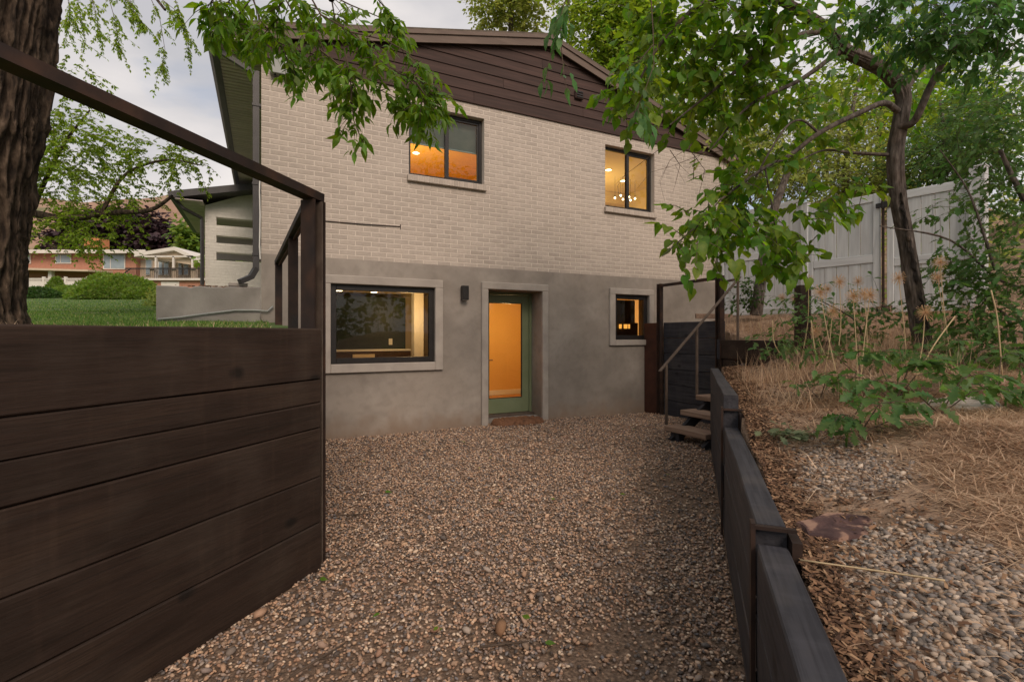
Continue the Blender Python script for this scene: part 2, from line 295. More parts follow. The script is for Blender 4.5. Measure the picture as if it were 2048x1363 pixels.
STONES = [(0, (0.102, 0.080, 0.066)), (.10, (0.181, 0.160, 0.146)), (.2, (0.292, 0.215, 0.159)), (.32, (0.437, 0.277, 0.179)), (.44, (0.204, 0.194, 0.199)), (.55, (0.524, 0.353, 0.225)), (.66, (0.320, 0.187, 0.125)), (.77, (0.364, 0.305, 0.253)), (.88, (0.496, 0.305, 0.193)), (.96, (0.642, 0.513, 0.386))]
M['gravel'] = material('mixed_gravel', STONES, 20, per='ramp', vary=.12, rough=.82, bump=.3, bscale=120, bdist=.002)
M['pebble'] = material('river_pebbles', [(0, (0.112, 0.099, 0.089)), (.15, (0.237, 0.197, 0.163)), (.3, (0.188, 0.174, 0.168)), (.45, (0.375, 0.261, 0.173)), (.6, (0.275, 0.244, 0.215)), (.75, (0.438, 0.313, 0.210)), (.88, (0.300, 0.255, 0.210)), (.97, (0.525, 0.429, 0.336))], 20, per='ramp', vary=.12, rough=.75, bump=.3, bscale=60, bdist=.002)
M['gravelbed'] = material('gravel_bed', [(.3, (0.081, 0.060, 0.044)), (.5, (0.176, 0.120, 0.084)), (.7, (0.324, 0.228, 0.158))], 55, detail=8, rough=.95, bump=1, bscale=90, bdist=.01)
M['soil'] = material('dry_soil', [(.3, (0.144, 0.094, 0.060)), (.5, (0.264, 0.178, 0.120)), (.72, (0.408, 0.288, 0.198))], 9, detail=9, rough=.95, bump=1, bscale=40, bdist=.02, blotch=((0.360, 0.264, 0.180), 1.3, .6), coord='World')
M['straw'] = material('dry_straw', [(0, (0.301, 0.194, 0.114)), (.35, (0.469, 0.329, 0.208)), (.7, (0.603, 0.459, 0.316)), (1, (0.379, 0.247, 0.161))], 5, per='ramp', vary=.15, rough=.8, translucent=.15)
M['mulch'] = material('bark_mulch', [(0, (0.060, 0.034, 0.022)), (.4, (0.144, 0.078, 0.044)), (.8, (0.240, 0.138, 0.078)), (1, (0.312, 0.204, 0.120))], 8, per='ramp', vary=.15, rough=.9)
M['lawn'] = material('lawn_turf', [(.3, (0.062, 0.117, 0.027)), (.6, (0.106, 0.169, 0.044)), (.8, (0.175, 0.195, 0.069))], 1.5, detail=8, rough=.95, bump=.8, bscale=60, bdist=.03, coord='World')
M['grass'] = material('grass_blades', [(0, (0.062, 0.143, 0.025)), (.5, (0.106, 0.208, 0.040)), (.85, (0.150, 0.247, 0.056)), (1, (0.300, 0.260, 0.112))], 5, per='ramp', vary=.2, rough=.7, translucent=.3)
M['rock'] = material('mottled_sandstone', [(.40, (.06, .035, .034)), (.52, (.10, .058, .052)), (.56, (.27, .165, .12)), (.7, (.34, .215, .155))], 9, detail=7, dist=.6, rough=.9, bump=.7, bscale=35, bdist=.008)
M['mat'] = material('coir_doormat', [(.3, (.14, .065, .035)), (.7, (.22, .11, .06))], 40, rough=.95, bump=.8, bscale=160, bdist=.006, blotch=((.07, .035, .02), 16, .85))
M['allium'] = material('dried_seed_head', [(.3, (.52, .36, .20)), (.7, (.65, .48, .30))], 20, rough=.85, translucent=.2)
M['stalk'] = material('dried_stalk', [(.3, (.44, .33, .18)), (.7, (.56, .44, .27))], 8, rough=.8)
M['bark'] = material('furrowed_bark', [(.36, (.020, .014, .010)), (.47, (.052, .036, .025)), (.56, (.078, .055, .038)), (.68, (.14, .10, .072))], 30, stretch=(1, 1, .38), detail=8, rough=.95, bump=1, bdist=.025)
M['bark2'] = material('grey_brown_bark', [(.34, (.045, .037, .032)), (.48, (.095, .079, .068)), (.58, (.125, .105, .092)), (.7, (.19, .165, .145))], 32, stretch=(1, 1, .3), detail=8, rough=.92, bump=1, bdist=.012, blotch=((.115, .072, .044), 3.5, .3))
M['scar'] = material('dark_trunk_scar', [(.3, (.014, .012, .011)), (.55, (.035, .028, .024)), (.8, (.19, .15, .115))], 14, stretch=(1, 1, .3), detail=8, rough=.9, bump=.8, bscale=40)
M['twig'] = material('twig_bark', [(.3, (.07, .05, .036)), (.7, (.13, .095, .07))], 12, rough=.9)
def leafmat(name, a, b, c, tr=.35, rough=.5, hue=.02):
    return material(name, [(.25, a), (.5, b), (.8, c)], 3, vary=.28, rough=rough, translucent=tr, spec=.35, hue=hue)
M['leaf_ash'] = leafmat('pointed_leaf', (0.074, 0.164, 0.014), (0.111, 0.209, 0.022), (0.160, 0.266, 0.034), 0.46)
M['leaf_heart'] = leafmat('heart_leaf', (0.070, 0.162, 0.020), (0.113, 0.216, 0.026), (0.184, 0.270, 0.034), .52, hue=.028)
M['leaf_box'] = leafmat('toothed_leaf', (0.052, 0.136, 0.038), (0.075, 0.171, 0.047), (0.109, 0.206, 0.053), 0.42)
M['leaf_oak'] = leafmat('lobed_oak_leaf', (0.052, 0.126, 0.033), (0.075, 0.156, 0.040), (0.115, 0.204, 0.048), 0.42)
M['leaf_locust'] = leafmat('small_locust_leaf', (0.151, 0.258, 0.029), (0.227, 0.333, 0.044), (0.302, 0.393, 0.065), 0.5)
M['leaf_pop'] = leafmat('bright_poplar_leaf', (0.169, 0.273, 0.036), (0.221, 0.325, 0.048), (0.286, 0.377, 0.072), 0.5)
M['leaf_back'] = leafmat('yellow_green_leaf', (0.152, 0.207, 0.043), (0.209, 0.262, 0.061), (0.278, 0.324, 0.091), 0.5)
M['leaf_dark'] = leafmat('dark_shrub_leaf', (0.03, 0.075, 0.016), (0.045, 0.1, 0.02), (0.07, 0.13, 0.028), 0.35)
M['leaf_purple'] = leafmat('purple_leaf', (0.028, 0.016, 0.019), (0.045, 0.024, 0.028), (0.07, 0.04, 0.044), 0.2)
M['leaf_bush'] = leafmat('clipped_bush_leaf', (0.090, 0.174, 0.022), (0.138, 0.222, 0.034), (0.180, 0.270, 0.048), 0.4)
M['redbrick'] = material('salmon_brick', [(.3, (.40, .19, .125)), (.7, (.48, .24, .165))], 6, rough=.9, bump=.3, bscale=30)
M['offwhite'] = material('offwhite_paint', [(.3, (.66, .62, .56)), (.7, (.74, .70, .64))], 4, rough=.6)
M['cream'] = material('cream_paint', [(.3, (.55, .44, .32)), (.7, (.62, .51, .38))], 4, rough=.7)
M['farroof'] = material('brown_far_roof', [(.3, (.12, .085, .075)), (.7, (.18, .13, .11))], 4, rough=.95)
M['hill'] = material('dry_hillside', [(.3, (.26, .16, .11)), (.55, (.36, .235, .165)), (.62, (.28, .21, .13)), (.7, (.13, .15, .075))], .045, detail=9, rough=1, coord='World')

# ------------------------------------------------------------------ house frame of reference
D = Vector((.89540, .44526, 0)); NO = Vector((.44526, -.89540, 0)); A = Vector((-3.187, 6.362, 0))   # along the facade, outward, left corner
HROT = math.atan2(D.y, D.x)
def hw(u, o, z): return A + D * u + NO * o + Vector((0, 0, z))
def onp(px, py, o=0.0):                     # pixel -> (u, z) on the plane o metres in front of the facade
    Q = A + NO * o; k = (px - 1024) / F
    t = (k * Q.y - Q.x) / (D.x - k * D.y); Y = Q.y + D.y * t
    return t, EYE + (HZ - py) / F * Y
def to_uo(x, y): d = Vector((x, y, 0)) - A; return d.dot(D), d.dot(NO)
WLX = lambda y: .2137 + .3625 * y           # left face of the low timber wall on the right
# ------------------------------------------------------------------ ground
HP = np.array([(.75, .9, .60), (1.0, 1.9, .66), (1.3, 2.8, .70), (1.65, 3.7, .84), (2.2, 5, .90), (2.7, 6.1, .97), (3.65, 6.9, 1.27), (4.3, 6.6, 1.32), (3.4, 8, 1.45), (3.35, 9, 1.58), (4.3, 8.9, 1.74),
               (5.3, 7.9, 1.72), (6.5, 6.4, 1.70), (4.1, 5, 1.22), (1.5, 1.0, .72), (1.7, 1.66, .80), (2.6, 2.5, .95), (4.1, 4.0, 1.08), (5.6, 5.5, 1.3), (3.2, 4, 1.05), (2.2, 3.2, .88), (3, 1.2, 1.0), (5, 2, 1.5), (7, 4, 1.9), (9, 8, 2.8), (8, 11, 3.2), (6, 11, 2.3),
               (5, 12, 2.0), (2.5, -1, .9), (5, -1, 1.5), (.8, -1, .55), (14, 10, 5.5), (14, 2, 5), (10, 16, 5), (3.0, 6.6, 1.1), (14, 20, 7)])
def hill(x, y):
    x = np.asarray(x, float); y = np.asarray(y, float)
    d2 = (x[..., None] - HP[:, 0]) ** 2 + (y[..., None] - HP[:, 1]) ** 2
    w = 1 / (d2 + .12) ** 1.6
    return (w * HP[:, 2]).sum(-1) / w.sum(-1) + .025 * vnoise(x * 2.3, y * 2.3) + .012 * vnoise(x * 7, y * 7)
def ghit(px, py, y0=.6, y1=14):              # where the view ray through a pixel meets the slope
    Y = np.linspace(y0, y1, 900); X = (px - 1024) / F * Y; Z = EYE + (HZ - py) / F * Y
    k = np.argmax(hill(X, Y) >= Z); return Vector((X[k], Y[k], float(hill(X[k], Y[k]))))
def on_slope(x, y):                          # True where the slope shows (right of the low wall, beyond the stair)
    x = np.asarray(x, float); y = np.asarray(y, float)
    u = (x - A.x) * D.x + (y - A.y) * D.y; o = (x - A.x) * NO.x + (y - A.y) * NO.y
    right = x > WLX(y) + .11
    return np.where(y < 6.32, right, False) & ~((u > 5.0) & (u < 6.24) & (o < 3.06)) | ((u >= np.where(o < 1.74, 6.43, 6.36)) & (o > .01) & (y >= 5.9)) | ((y >= 5.9) & (o > 3.06) & right) | ((u > 8.5) & (y > 5.9))
gx = np.concatenate([np.arange(.2, 7.5, .075), np.arange(7.5, 22, .6)]); gy = np.concatenate([np.arange(-3, 0, .3), np.arange(0, 10.6, .075), np.arange(10.6, 30, .6)])
GX, GY = np.meshgrid(gx, gy); GZ = hill(GX, GY); GZ = np.where(on_slope(GX, GY), GZ, -.45)
V = np.stack([GX, GY, GZ], -1).reshape(-1, 3); ny, nx = GX.shape
idx = np.arange(nx * ny).reshape(ny, nx); Fq = np.stack([idx[:-1, :-1], idx[:-1, 1:], idx[1:, 1:], idx[1:, :-1]], -1).reshape(-1, 4)
Fq = Fq[(V[Fq][:, :, 2] > -.4).any(1)]
tag(link('hillside', mesh_np('hillside', V, Fq, M['soil'], True)), 'dry planted slope above the low timber wall', kind='structure')
# courtyard floor
LP0 = Vector((-1.21, 3.03, 0)); LD = Vector((.33, .944, 0)).normalized(); LN = Vector((LD.y, -LD.x, 0))   # near left wall: end post, direction, face normal
RET1 = hw(.12, 0, 0)                          # where the return wall meets the house
mb = MB(); g2x = np.arange(-3.6, 5.2, .12); g2y = np.arange(-3, 10.2, .12); X2, Y2 = np.meshgrid(g2x, g2y)
Z2 = .018 * vnoise(X2 * 1.3, Y2 * 1.3) + .008 * vnoise(X2 * 5, Y2 * 5) - .012
n2y, n2x = X2.shape; i2 = np.arange(n2x * n2y).reshape(n2y, n2x)
tag(link('courtyard_ground', mesh_np('courtyard_ground', np.stack([X2, Y2, Z2], -1).reshape(-1, 3), np.stack([i2[:-1, :-1], i2[:-1, 1:], i2[1:, 1:], i2[1:, :-1]], -1).reshape(-1, 4), M['gravelbed'], True)), kind='structure')
# wide ground under everything, out to the horizon
gb = MB(); gb.quad((-900, -900, -.6), (900, -900, -.6), (900, 900, -.6), (-900, 900, -.6)); tag(gb.obj('ground', M['soil']), kind='structure')
# lawn on the left, rising away
def lawn_z(x, y):
    x = np.asarray(x, float); y = np.asarray(y, float)
    r = np.clip(y, -20, 90)
    z = np.interp(r, [-20, 1.5, 3, 6, 10, 15, 22, 30, 45, 90], [1.2, 1.385, 1.40, 1.53, 1.86, 2.42, 3.1, 3.9, 5.2, 9])
    return z + .02 * vnoise(x * 1.5, y * 1.5)
def on_lawn(x, y):
    x = np.asarray(x, float); y = np.asarray(y, float)
    s = (x - LP0.x) * LN.x + (y - LP0.y) * LN.y                      # in front of the near left wall > 0
    u = (x - A.x) * D.x + (y - A.y) * D.y; o = (x - A.x) * NO.x + (y - A.y) * NO.y
    return np.where(o > 0, (s < -.1) & (u < .07), u < -.02)
lx = np.concatenate([np.arange(-90, -12, 3.), np.arange(-12, -.3, .12)]); ly = np.concatenate([np.arange(-12, 0, .8), np.arange(0, 16, .13), np.arange(16, 95, 2.)])
LX, LY = np.meshgrid(lx, ly); LZ = np.where(on_lawn(LX, LY), lawn_z(LX, LY), -.5)
V = np.stack([LX, LY, LZ], -1).reshape(-1, 3); ny, nx = LX.shape; idx = np.arange(nx * ny).reshape(ny, nx)
Fq = np.stack([idx[:-1, :-1], idx[:-1, 1:], idx[1:, 1:], idx[1:, :-1]], -1).reshape(-1, 4); Fq = Fq[(V[Fq][:, :, 2] > -.4).all(1)]
tag(link('lawn', mesh_np('lawn', V, Fq, M['lawn'], True)), kind='structure')
sb_ = MB()
for k in range(26):
    q0, q1 = LP0 - LD * (k * .2), LP0 - LD * ((k + 1) * .2)
    sb_.add([tuple(q + LN * sft + Vector((0, 0, float(lawn_z(q.x, q.y)) - dz))) for q, sft, dz in ((q0, -.10, .012), (q1, -.10, .012), (q1, -.34, .004), (q0, -.34, .004))], [(0, 1, 2, 3)])
for k in range(18):
    q0, q1 = LP0.lerp(RET1, k / 18), LP0.lerp(RET1, (k + 1) / 18)
    sb_.add([tuple(q - D * sft + Vector((0, 0, float(lawn_z(q.x, q.y)) - dz))) for q, sft, dz in ((q0, -.06, .012), (q1, -.06, .012), (q1, .34, .004), (q0, .34, .004))], [(0, 1, 2, 3)])
tag(sb_.obj('lawn_edge_soil', M['lawn']), kind='structure')
# far dry hills
hx = np.linspace(-420, 620, 130); hy = np.linspace(110, 520, 60); HX, HY = np.meshgrid(hx, hy)
HZg = np.clip((HY - 110) / 200, 0, 1) ** .8 * (48 + 16 * vnoise(HX * .012 + 3, HY * .01) + np.where(HX > 0, HX * .06, 0)) + 5 * vnoise(HX * .05, HY * .05) - 2 + np.where(HX < -60, 44, 0) * np.clip((HY - 110) / 200, 0, 1)
V = np.stack([HX, HY, HZg], -1).reshape(-1, 3); ny, nx = HX.shape; idx = np.arange(nx * ny).reshape(ny, nx)
tag(link('hills', mesh_np('hills', V, np.stack([idx[:-1, :-1], idx[:-1, 1:], idx[1:, 1:], idx[1:, :-1]], -1).reshape(-1, 4), M['hill'], True)), kind='structure')

# ------------------------------------------------------------------ the house
house = thing('brick_house', 'beige painted brick house on a grey stucco basement with brown gable', 'house', A, HROT)
U1, ZB, ZS, CH, BL = 8.4, 2.42, 4.925, .0677, .212     # width, stucco top, siding bottom, brick course, brick length
def snap(z): return ZB + round((z - ZB) / CH) * CH
WL = (1.90, 3.08, snap(3.72), snap(4.72)); WR = (5.38, 6.50, snap(3.67), snap(4.70))     # u0,u1,z0,z1 upper windows (sills below)
def holes_wall(name, u0, u1, z0, z1, holes, depth, m, y=0.0, parent=house, reveal=True):
    dep = depth
    us = sorted({u0, u1, *[h[0] for h in holes], *[h[1] for h in holes]}); zs = sorted({z0, z1, *[h[2] for h in holes], *[h[3] for h in holes]})
    b = MB()
    for i in range(len(us) - 1):
        for j in range(len(zs) - 1):
            cu, cz = (us[i] + us[i + 1]) / 2, (zs[j] + zs[j + 1]) / 2
            if any(h[0] < cu < h[1] and h[2] < cz < h[3] for h in holes): continue
            b.quad((us[i], y, zs[j]), (us[i + 1], y, zs[j]), (us[i + 1], y, zs[j + 1]), (us[i], y, zs[j + 1]))
    if reveal:
        for a, c, e, f in holes:
            depth = dep + (.16 if e == 0 else 0)
            b.quad((a, y, e), (a, y + depth, e), (a, y + depth, f), (a, y, f)); b.quad((c, y, e), (c, y, f), (c, y + depth, f), (c, y + depth, e))
            b.quad((a, y, f), (a, y + depth, f), (c, y + depth, f), (c, y, f)); b.quad((a, y, e), (c, y, e), (c, y + depth, e), (a, y + depth, e))
    me = bpy.data.meshes.new(name); me.from_pydata(b.v, [], b.f); me.materials.append(m); return link(name, me, parent)
bw = holes_wall('brick_wall', 0, U1, ZB, ZS, [WL, WR], .2, M['mortar'])
# bricks in running bond, cut at the openings
bricks = []
ncourse = int(round((ZS - ZB) / CH))
for c in range(ncourse):
    z0 = ZB + c * CH; z1 = z0 + CH - .0115; zm = (z0 + z1) / 2
    ivs = [(0.0, U1)]
    for h in (WL, WR):
        hs = (h[0], h[1], h[2] - .10, h[3])
        if hs[2] < zm < hs[3]: ivs = [q for a, b in ivs for q in ((a, min(b, hs[0])), (max(a, hs[1]), b)) if q[1] - q[0] > .03]
    u = -BL * (.5 if c % 2 else 0) - .0
    while u < U1:
        a0, b0 = u, u + BL - .0115
        for a, b in ivs:
            x0, x1 = max(a0, a), min(b0, b)
            if x1 - x0 > .03: bricks.append((x0, x1, z0, z1))
        u += BL
def brick_mesh(w, h):
    j = rnd.uniform(.002, .0035); b = MB(); c = .003; y = -j
    b.add([(0, 0, 0), (w, 0, 0), (w, 0, h), (0, 0, h), (c, y, c), (w - c, y, c), (w - c, y, h - c), (c, y, h - c)], [(4, 5, 6, 7), (0, 1, 5, 4), (1, 2, 6, 5), (2, 3, 7, 6), (3, 0, 4, 7)])
    return b
def px_size(p): return F / max(.3, (A + D * p[0] ).y) if p[0] > .95 or p[2] > 2.1 else 0
bricks.sort(key=lambda q: -(0 if (q[0] < .3 and q[2] < 3.0) else 1) * 100 + q[0] + (0 if q[2] < 4.55 or q[0] > 3.2 else 20))
cache = {}; field = MB()
for i, (x0, x1, z0, z1) in enumerate(bricks):
    if i < 300:
        key = (round(x1 - x0, 3), rnd.randrange(3))
        if key not in cache: cache[key] = brick_mesh(x1 - x0, z1 - z0).mesh('brick', M['brick'])
        link('brick', cache[key], bw, (x0, -.0006 * rnd.random(), z0))
    else:
        b = brick_mesh(x1 - x0, z1 - z0); field.add([(v[0] + x0, v[1] - .0008 * rnd.random(), v[2] + z0) for v in b.v], b.f)
tag(field.obj('brick_field', M['brick'], bw), kind='stuff')
# stucco basement with openings
u0, z1_ = .82, 2.085
PIC = (.83, 2.28, .995, 2.08); DOOR = (3.13, 4.09, .0, 2.095); SM = (5.57, 6.34, 1.30, 2.105)
st = holes_wall('stucco_wall', -.001, U1, -.4, ZB, [PIC, DOOR, SM], .26, M['stucco'], y=-.012)
lip = MB(); lip.box(0, U1, -.012, 0, ZB - .0, ZB + .004); lip.obj('stucco_ledge', M['stucco'], house)
# raised stucco surrounds: four mitred-looking strips each
def surround(name, inner, wl, wr, wt, wb, proud=.045):
    a, c, e, f = inner; b = MB(); y0, y1 = -.012 - proud, -.004
    b.box(a - wl, c + wr, y0, y1, f, f + wt, .008)
    b.box(a - wl, a, y0, y1, e - (wb or 0), f, .008); b.box(c, c + wr, y0, y1, e - (wb or 0), f, .008)
    if wb: b.box(a, c, y0, y1, e - wb, e, .008)
    return b.obj(name, M['stucco_trim'], house)
surround('window_surround', PIC, .12, .12, .115, .12); surround('window_surround', SM, .12, .10, .105, .10); surround('door_surround', (DOOR[0], DOOR[1], -.1, DOOR[3]), .11, .11, .11, 0)
# windows
def window(op, y, fw, name='window', mullion=False, blind=0, sill=False, deep=.05):
    a, c, e, f = op; a += .004; c -= .004; e += .004; f -= .004
    fr = MB()
    fr.box(a, a + fw, y, y + deep, e, f, .004); fr.box(c - fw, c, y, y + deep, e, f, .004)
    fr.box(a + fw, c - fw, y + .001, y + deep - .001, f - fw, f, .004); fr.box(a + fw, c - fw, y + .001, y + deep - .001, e, e + fw, .004)
    wo = fr.obj(name, M['black'], house)
    if mullion:
        m = (a + c) / 2 + .02
        s = MB(); s.box(m - .03, m + .03, y + .006, y + deep + .012, e + fw, f - fw, .004); s.obj('mullion', M['black'], wo)
        sb = MB(); q = .03
        for (x0, x1, yy) in ((m + .03, c - fw, y + .012),):
            sb.box(x0, x1, yy, yy + .03, e + fw, e + fw + q, .003); sb.box(x0, x1, yy, yy + .03, f - fw - q, f - fw, .003); sb.box(x1 - q, x1, yy + .001, yy + .029, e + fw + q, f - fw - q, .003)
        sb.obj('sash', M['black'], wo)
        for x0, x1 in ((a + fw - .002, m - .028), (m + .028, c - fw + .002)):
            p = MB(); p.quad((x0, y + .03, e + fw - .002), (x1, y + .03, e + fw - .002), (x1, y + .03, f - fw + .002), (x0, y + .03, f - fw + .002)); p.obj('pane', M['pane'], wo)
    else:
        p = MB(); p.quad((a + fw - .002, y + .03, e + fw - .002), (c - fw + .002, y + .03, e + fw - .002), (c - fw + .002, y + .03, f - fw + .002), (a + fw - .002, y + .03, f - fw + .002)); p.obj('pane', M['pane'], wo)
    if sill:
        s = MB(); n = int((c - a + .06) / .075)
        for k in range(n):
            x0 = a - .03 + k * (c - a + .06) / n; s.add(*_sillbrick(x0, x0 + (c - a + .06) / n - .006, e))
        s.obj('sill', M['brick'], wo)
        s2 = MB(); s2.box(a - .028, c + .028, -.052, .12, e - .105, e - .03); s2.obj('sill_mortar', M['mortar'], wo)
    if blind:
        s = MB(); k = f - .004
        while k > blind:
            s.add([(a + fw, y + .10, k), (c - fw, y + .10, k), (c - fw, y + .118, k - .02), (a + fw, y + .118, k - .02)], [(0, 1, 2, 3)]); k -= .0215
        s.box(a + fw, c - fw, y + .098, y + .122, k - .012, k + .002); s.obj('blind', M['blind'], wo)
    return wo
def _sillbrick(x0, x1, e):
    b = MB(); b.box(x0, x1, -.058, .125, e - .11, e - .022, .006)
    for i, v in enumerate(b.v):
        if v[2] > e - .05: b.v[i] = (v[0], v[1], v[2] + (v[1] + .058) * .10)
    return b.v, b.f
window(WL, .09, .045, mullion=True, blind=snap(4.26), sill=True); window(WR, .09, .045, mullion=True, sill=True)
window(PIC, .012, .075); window(SM, .012, .075)
# basement door set back in its opening
dy = .33; dr = MB(); a, c, e, f = DOOR[0] + .003, DOOR[1] - .003, .10, DOOR[3] - .004
dfm = MB(); dfm.box(a, a + .04, dy - .02, dy + .06, .06, f, .003); dfm.box(c - .045, c, dy - .02, dy + .06, .06, f, .003); dfm.box(a + .04, c - .045, dy - .019, dy + .06, f - .04, f, .003)
door = dfm.obj('door', M['greendoor'], house)
leaf = MB(); x0, x1 = a + .043, c - .048; st_, rl, bt = .125, .13, .24
leaf.box(x0, x0 + st_, dy, dy + .045, .105, f - .043, .003); leaf.box(x1 - st_, x1, dy, dy + .045, .105, f - .043, .003)
leaf.box(x0 + st_, x1 - st_, dy + .001, dy + .044, f - .043 - rl, f - .043, .003); leaf.box(x0 + st_, x1 - st_, dy + .001, dy + .044, .105, .105 + bt, .003)
leaf.obj('door_leaf', M['greendoor'], door)
bead = MB(); gx0, gx1, gz0, gz1 = x0 + st_, x1 - st_, .105 + bt, f - .043 - rl
bead.box(gx0, gx0 + .012, dy + .006, dy + .03, gz0, gz1); bead.box(gx1 - .012, gx1, dy + .006, dy + .03, gz0, gz1); bead.box(gx0 + .012, gx1 - .012, dy + .007, dy + .03, gz0, gz0 + .012); bead.box(gx0 + .012, gx1 - .012, dy + .007, dy + .03, gz1 - .012, gz1)
bead.obj('glazing_bead', M['black'], door)
p = MB(); p.quad((gx0 + .01, dy + .022, gz0 + .01), (gx1 - .01, dy + .022, gz0 + .01), (gx1 - .01, dy + .022, gz1 - .01), (gx0 + .01, dy + .022, gz1 - .01)); p.obj('pane', M['pane'], door)
h = MB(); h.tube([(x0 + .06, dy, .98), (x0 + .06, dy - .05, .98), (x0 + .17, dy - .055, .98)], .009, 8); h.box(x0 + .04, x0 + .08, dy - .008, dy - .0005, .9, 1.08, .002); h.obj('handle', M['steel'], door)
t = MB(); t.box(DOOR[0] + .002, DOOR[1] - .002, .22, .40, .062, .10, .004); t.obj('threshold', M['steel'], door)
t = MB(); t.box(DOOR[0] + .002, DOOR[1] - .002, .10, .41, -.05, .060, .006); t.obj('door_step', M['concrete'], house)
# gable siding boards (bevelled, each its own piece), cut by the roof line
ER, EL, RID = (8.95, 4.84), (-.5, 5.165), (4.22, 6.255)
def roof_z(u): return RID[1] + (u - RID[0]) * ((RID[1] - EL[1]) / (RID[0] - EL[0]) if u < RID[0] else (ER[1] - RID[1]) / (ER[0] - RID[0]))
def roof_us(z):                               # u range under the roof at height z
    sl = (RID[1] - EL[1]) / (RID[0] - EL[0]); sr = (RID[1] - ER[1]) / (ER[0] - RID[0])
    return max(0, RID[0] - (RID[1] - z) / sl), min(U1, RID[0] + (RID[1] - z) / sr)
tr = MB(); tr.box(0, U1, -.03, .0, ZS - .012, ZS + .018, .003); tr.obj('siding_trim', M['siding'], house)
z = ZS + .018; bh = .158; k = 0
back = MB(); back.prism([(0, ZS), (U1, ZS), (U1, roof_z(U1) - .05), RID, (0, roof_z(0) - .05)], .0, .02); back.obj('gable_backing', M['siding'], house)
while z < RID[1] - .1:
    za, zb = z, min(z + bh - .004, RID[1] - .03)
    la, ra = roof_us(za); lb, rb = roof_us(zb)
    cuts = [la]
    for q in {0: (2.9, 6.1), 1: (4.9,), 2: (3.4, 5.6), 3: (4.6,), 5: (4.1,)}.get(k, ()):
        if la + .4 < q < ra - .4: cuts.append(q)
    cuts.append(ra)
    for i in range(len(cuts) - 1):
        b0, b1 = cuts[i] + (.002 if i else 0), cuts[i + 1] - .002
        t0, t1 = (lb if i == 0 else b0), (rb if i == len(cuts) - 2 else b1)
        t0, t1 = max(t0, b0), min(t1, b1)
        b = MB(); yb, yt = -.028, -.014
        b.add([(b0, yb, za), (b1, yb, za), (t1, yt, zb), (t0, yt, zb), (b0, -.001, za), (b1, -.001, za), (t1, -.001, zb), (t0, -.001, zb)], [(0, 1, 2, 3), (4, 7, 6, 5), (0, 4, 5, 1), (1, 5, 6, 2), (2, 6, 7, 3), (3, 7, 4, 0)])
        b.obj('siding_board', M['siding'], house)
    z += bh; k += 1
# vent on the gable
v0, vz0 = onp(1147, 199); v0 += 0; vb = MB()
vent = thing('gable_vent', 'small square vent hood on the brown gable siding', 'vent', hw(v0, .02, vz0), HROT)
vb.box(0, .16, -.05, .015, 0, .14, .01); vb.obj('hood', M['siding'], vent)
vl = MB()
for q in range(3): vl.box(.015, .145, -.062, -.049, .02 + q * .04, .045 + q * .04, .003)
vl.obj('louver', M['black'], vent)
# roof slabs, rakes, soffit, gutter
rf = MB(); OV = .10
for (p, q) in ((EL, RID), (RID, ER)):
    vs = []
    for y in (-OV - .02, 9.0):
        for (uu, zz), dz in ((p, .0), (q, .0), (q, .035), (p, .035)): vs.append((uu, y, zz + dz))
    rf.add(vs, [(0, 1, 2, 3), (4, 7, 6, 5), (0, 4, 5, 1), (2, 6, 7, 3), (1, 5, 6, 2), (0, 3, 7, 4)])
roof = rf.obj('roof', M['shingle'], house)
for (p, q) in ((EL, RID), (RID, ER)):
    for (d0, d1, yo, nm) in ((.0, .165, OV, 'rake_board'), (-.012, .048, OV + .022, 'rake_trim')):
        b = MB(); b.add([(p[0], -yo, p[1] - d1), (q[0], -yo, q[1] - d1), (q[0], -yo, q[1] - d0 - .004), (p[0], -yo, p[1] - d0 - .004),
                         (p[0], -yo + .024, p[1] - d1), (q[0], -yo + .024, q[1] - d1), (q[0], -yo + .024, q[1] - d0 - .004), (p[0], -yo + .024, p[1] - d0 - .004)],
                        [(0, 1, 2, 3), (4, 7, 6, 5), (0, 4, 5, 1), (1, 5, 6, 2), (2, 6, 7, 3), (3, 7, 4, 0)])
        b.obj(nm, M['fascia'], house)
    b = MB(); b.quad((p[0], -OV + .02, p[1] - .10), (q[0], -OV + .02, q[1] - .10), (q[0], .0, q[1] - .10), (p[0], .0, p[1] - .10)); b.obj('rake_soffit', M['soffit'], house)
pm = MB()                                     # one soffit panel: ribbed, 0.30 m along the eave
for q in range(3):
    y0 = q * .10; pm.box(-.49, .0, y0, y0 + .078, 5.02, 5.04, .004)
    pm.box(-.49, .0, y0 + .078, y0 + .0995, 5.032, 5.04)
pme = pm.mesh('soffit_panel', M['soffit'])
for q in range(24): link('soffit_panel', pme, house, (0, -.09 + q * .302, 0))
b = MB(); b.box(-.505, -.49, -.1, 7.2, 5.01, 5.17); b.obj('eave_fascia', M['darkmetal'], house)
b = MB(); b.prism([(-.508, 5.165), (-.508, 5.045), (-.575, 5.045), (-.62, 5.10), (-.625, 5.165), (-.615, 5.165), (-.61, 5.104), (-.57, 5.055), (-.52, 5.055), (-.52, 5.165)], -.11, 7.2); b.obj('gutter', M['darkmetal'], house)
b = MB(); b.bar((-.56, .12, 5.045), (-.56, .12, 4.97), .07, .055, (0, 1, 0)); b.bar((-.56, .12, 4.985), (-.075, .06, 4.72), .07, .055); b.bar((-.06, .06, 4.75), (-.06, .06, 2.22), .075, .06, (0, 1, 0)); b.bar((-.06, .06, 2.24), (-.12, .03, 2.12), .075, .06); b.bar((-.11, .03, 2.13), (-.24, -.05, 2.05), .075, .06)
b.obj('downspout', M['darkmetal'], house)
b = MB()
for zz in (4.3, 3.3, 2.4): b.box(-.105, -.004, .02, .10, zz, zz + .03)
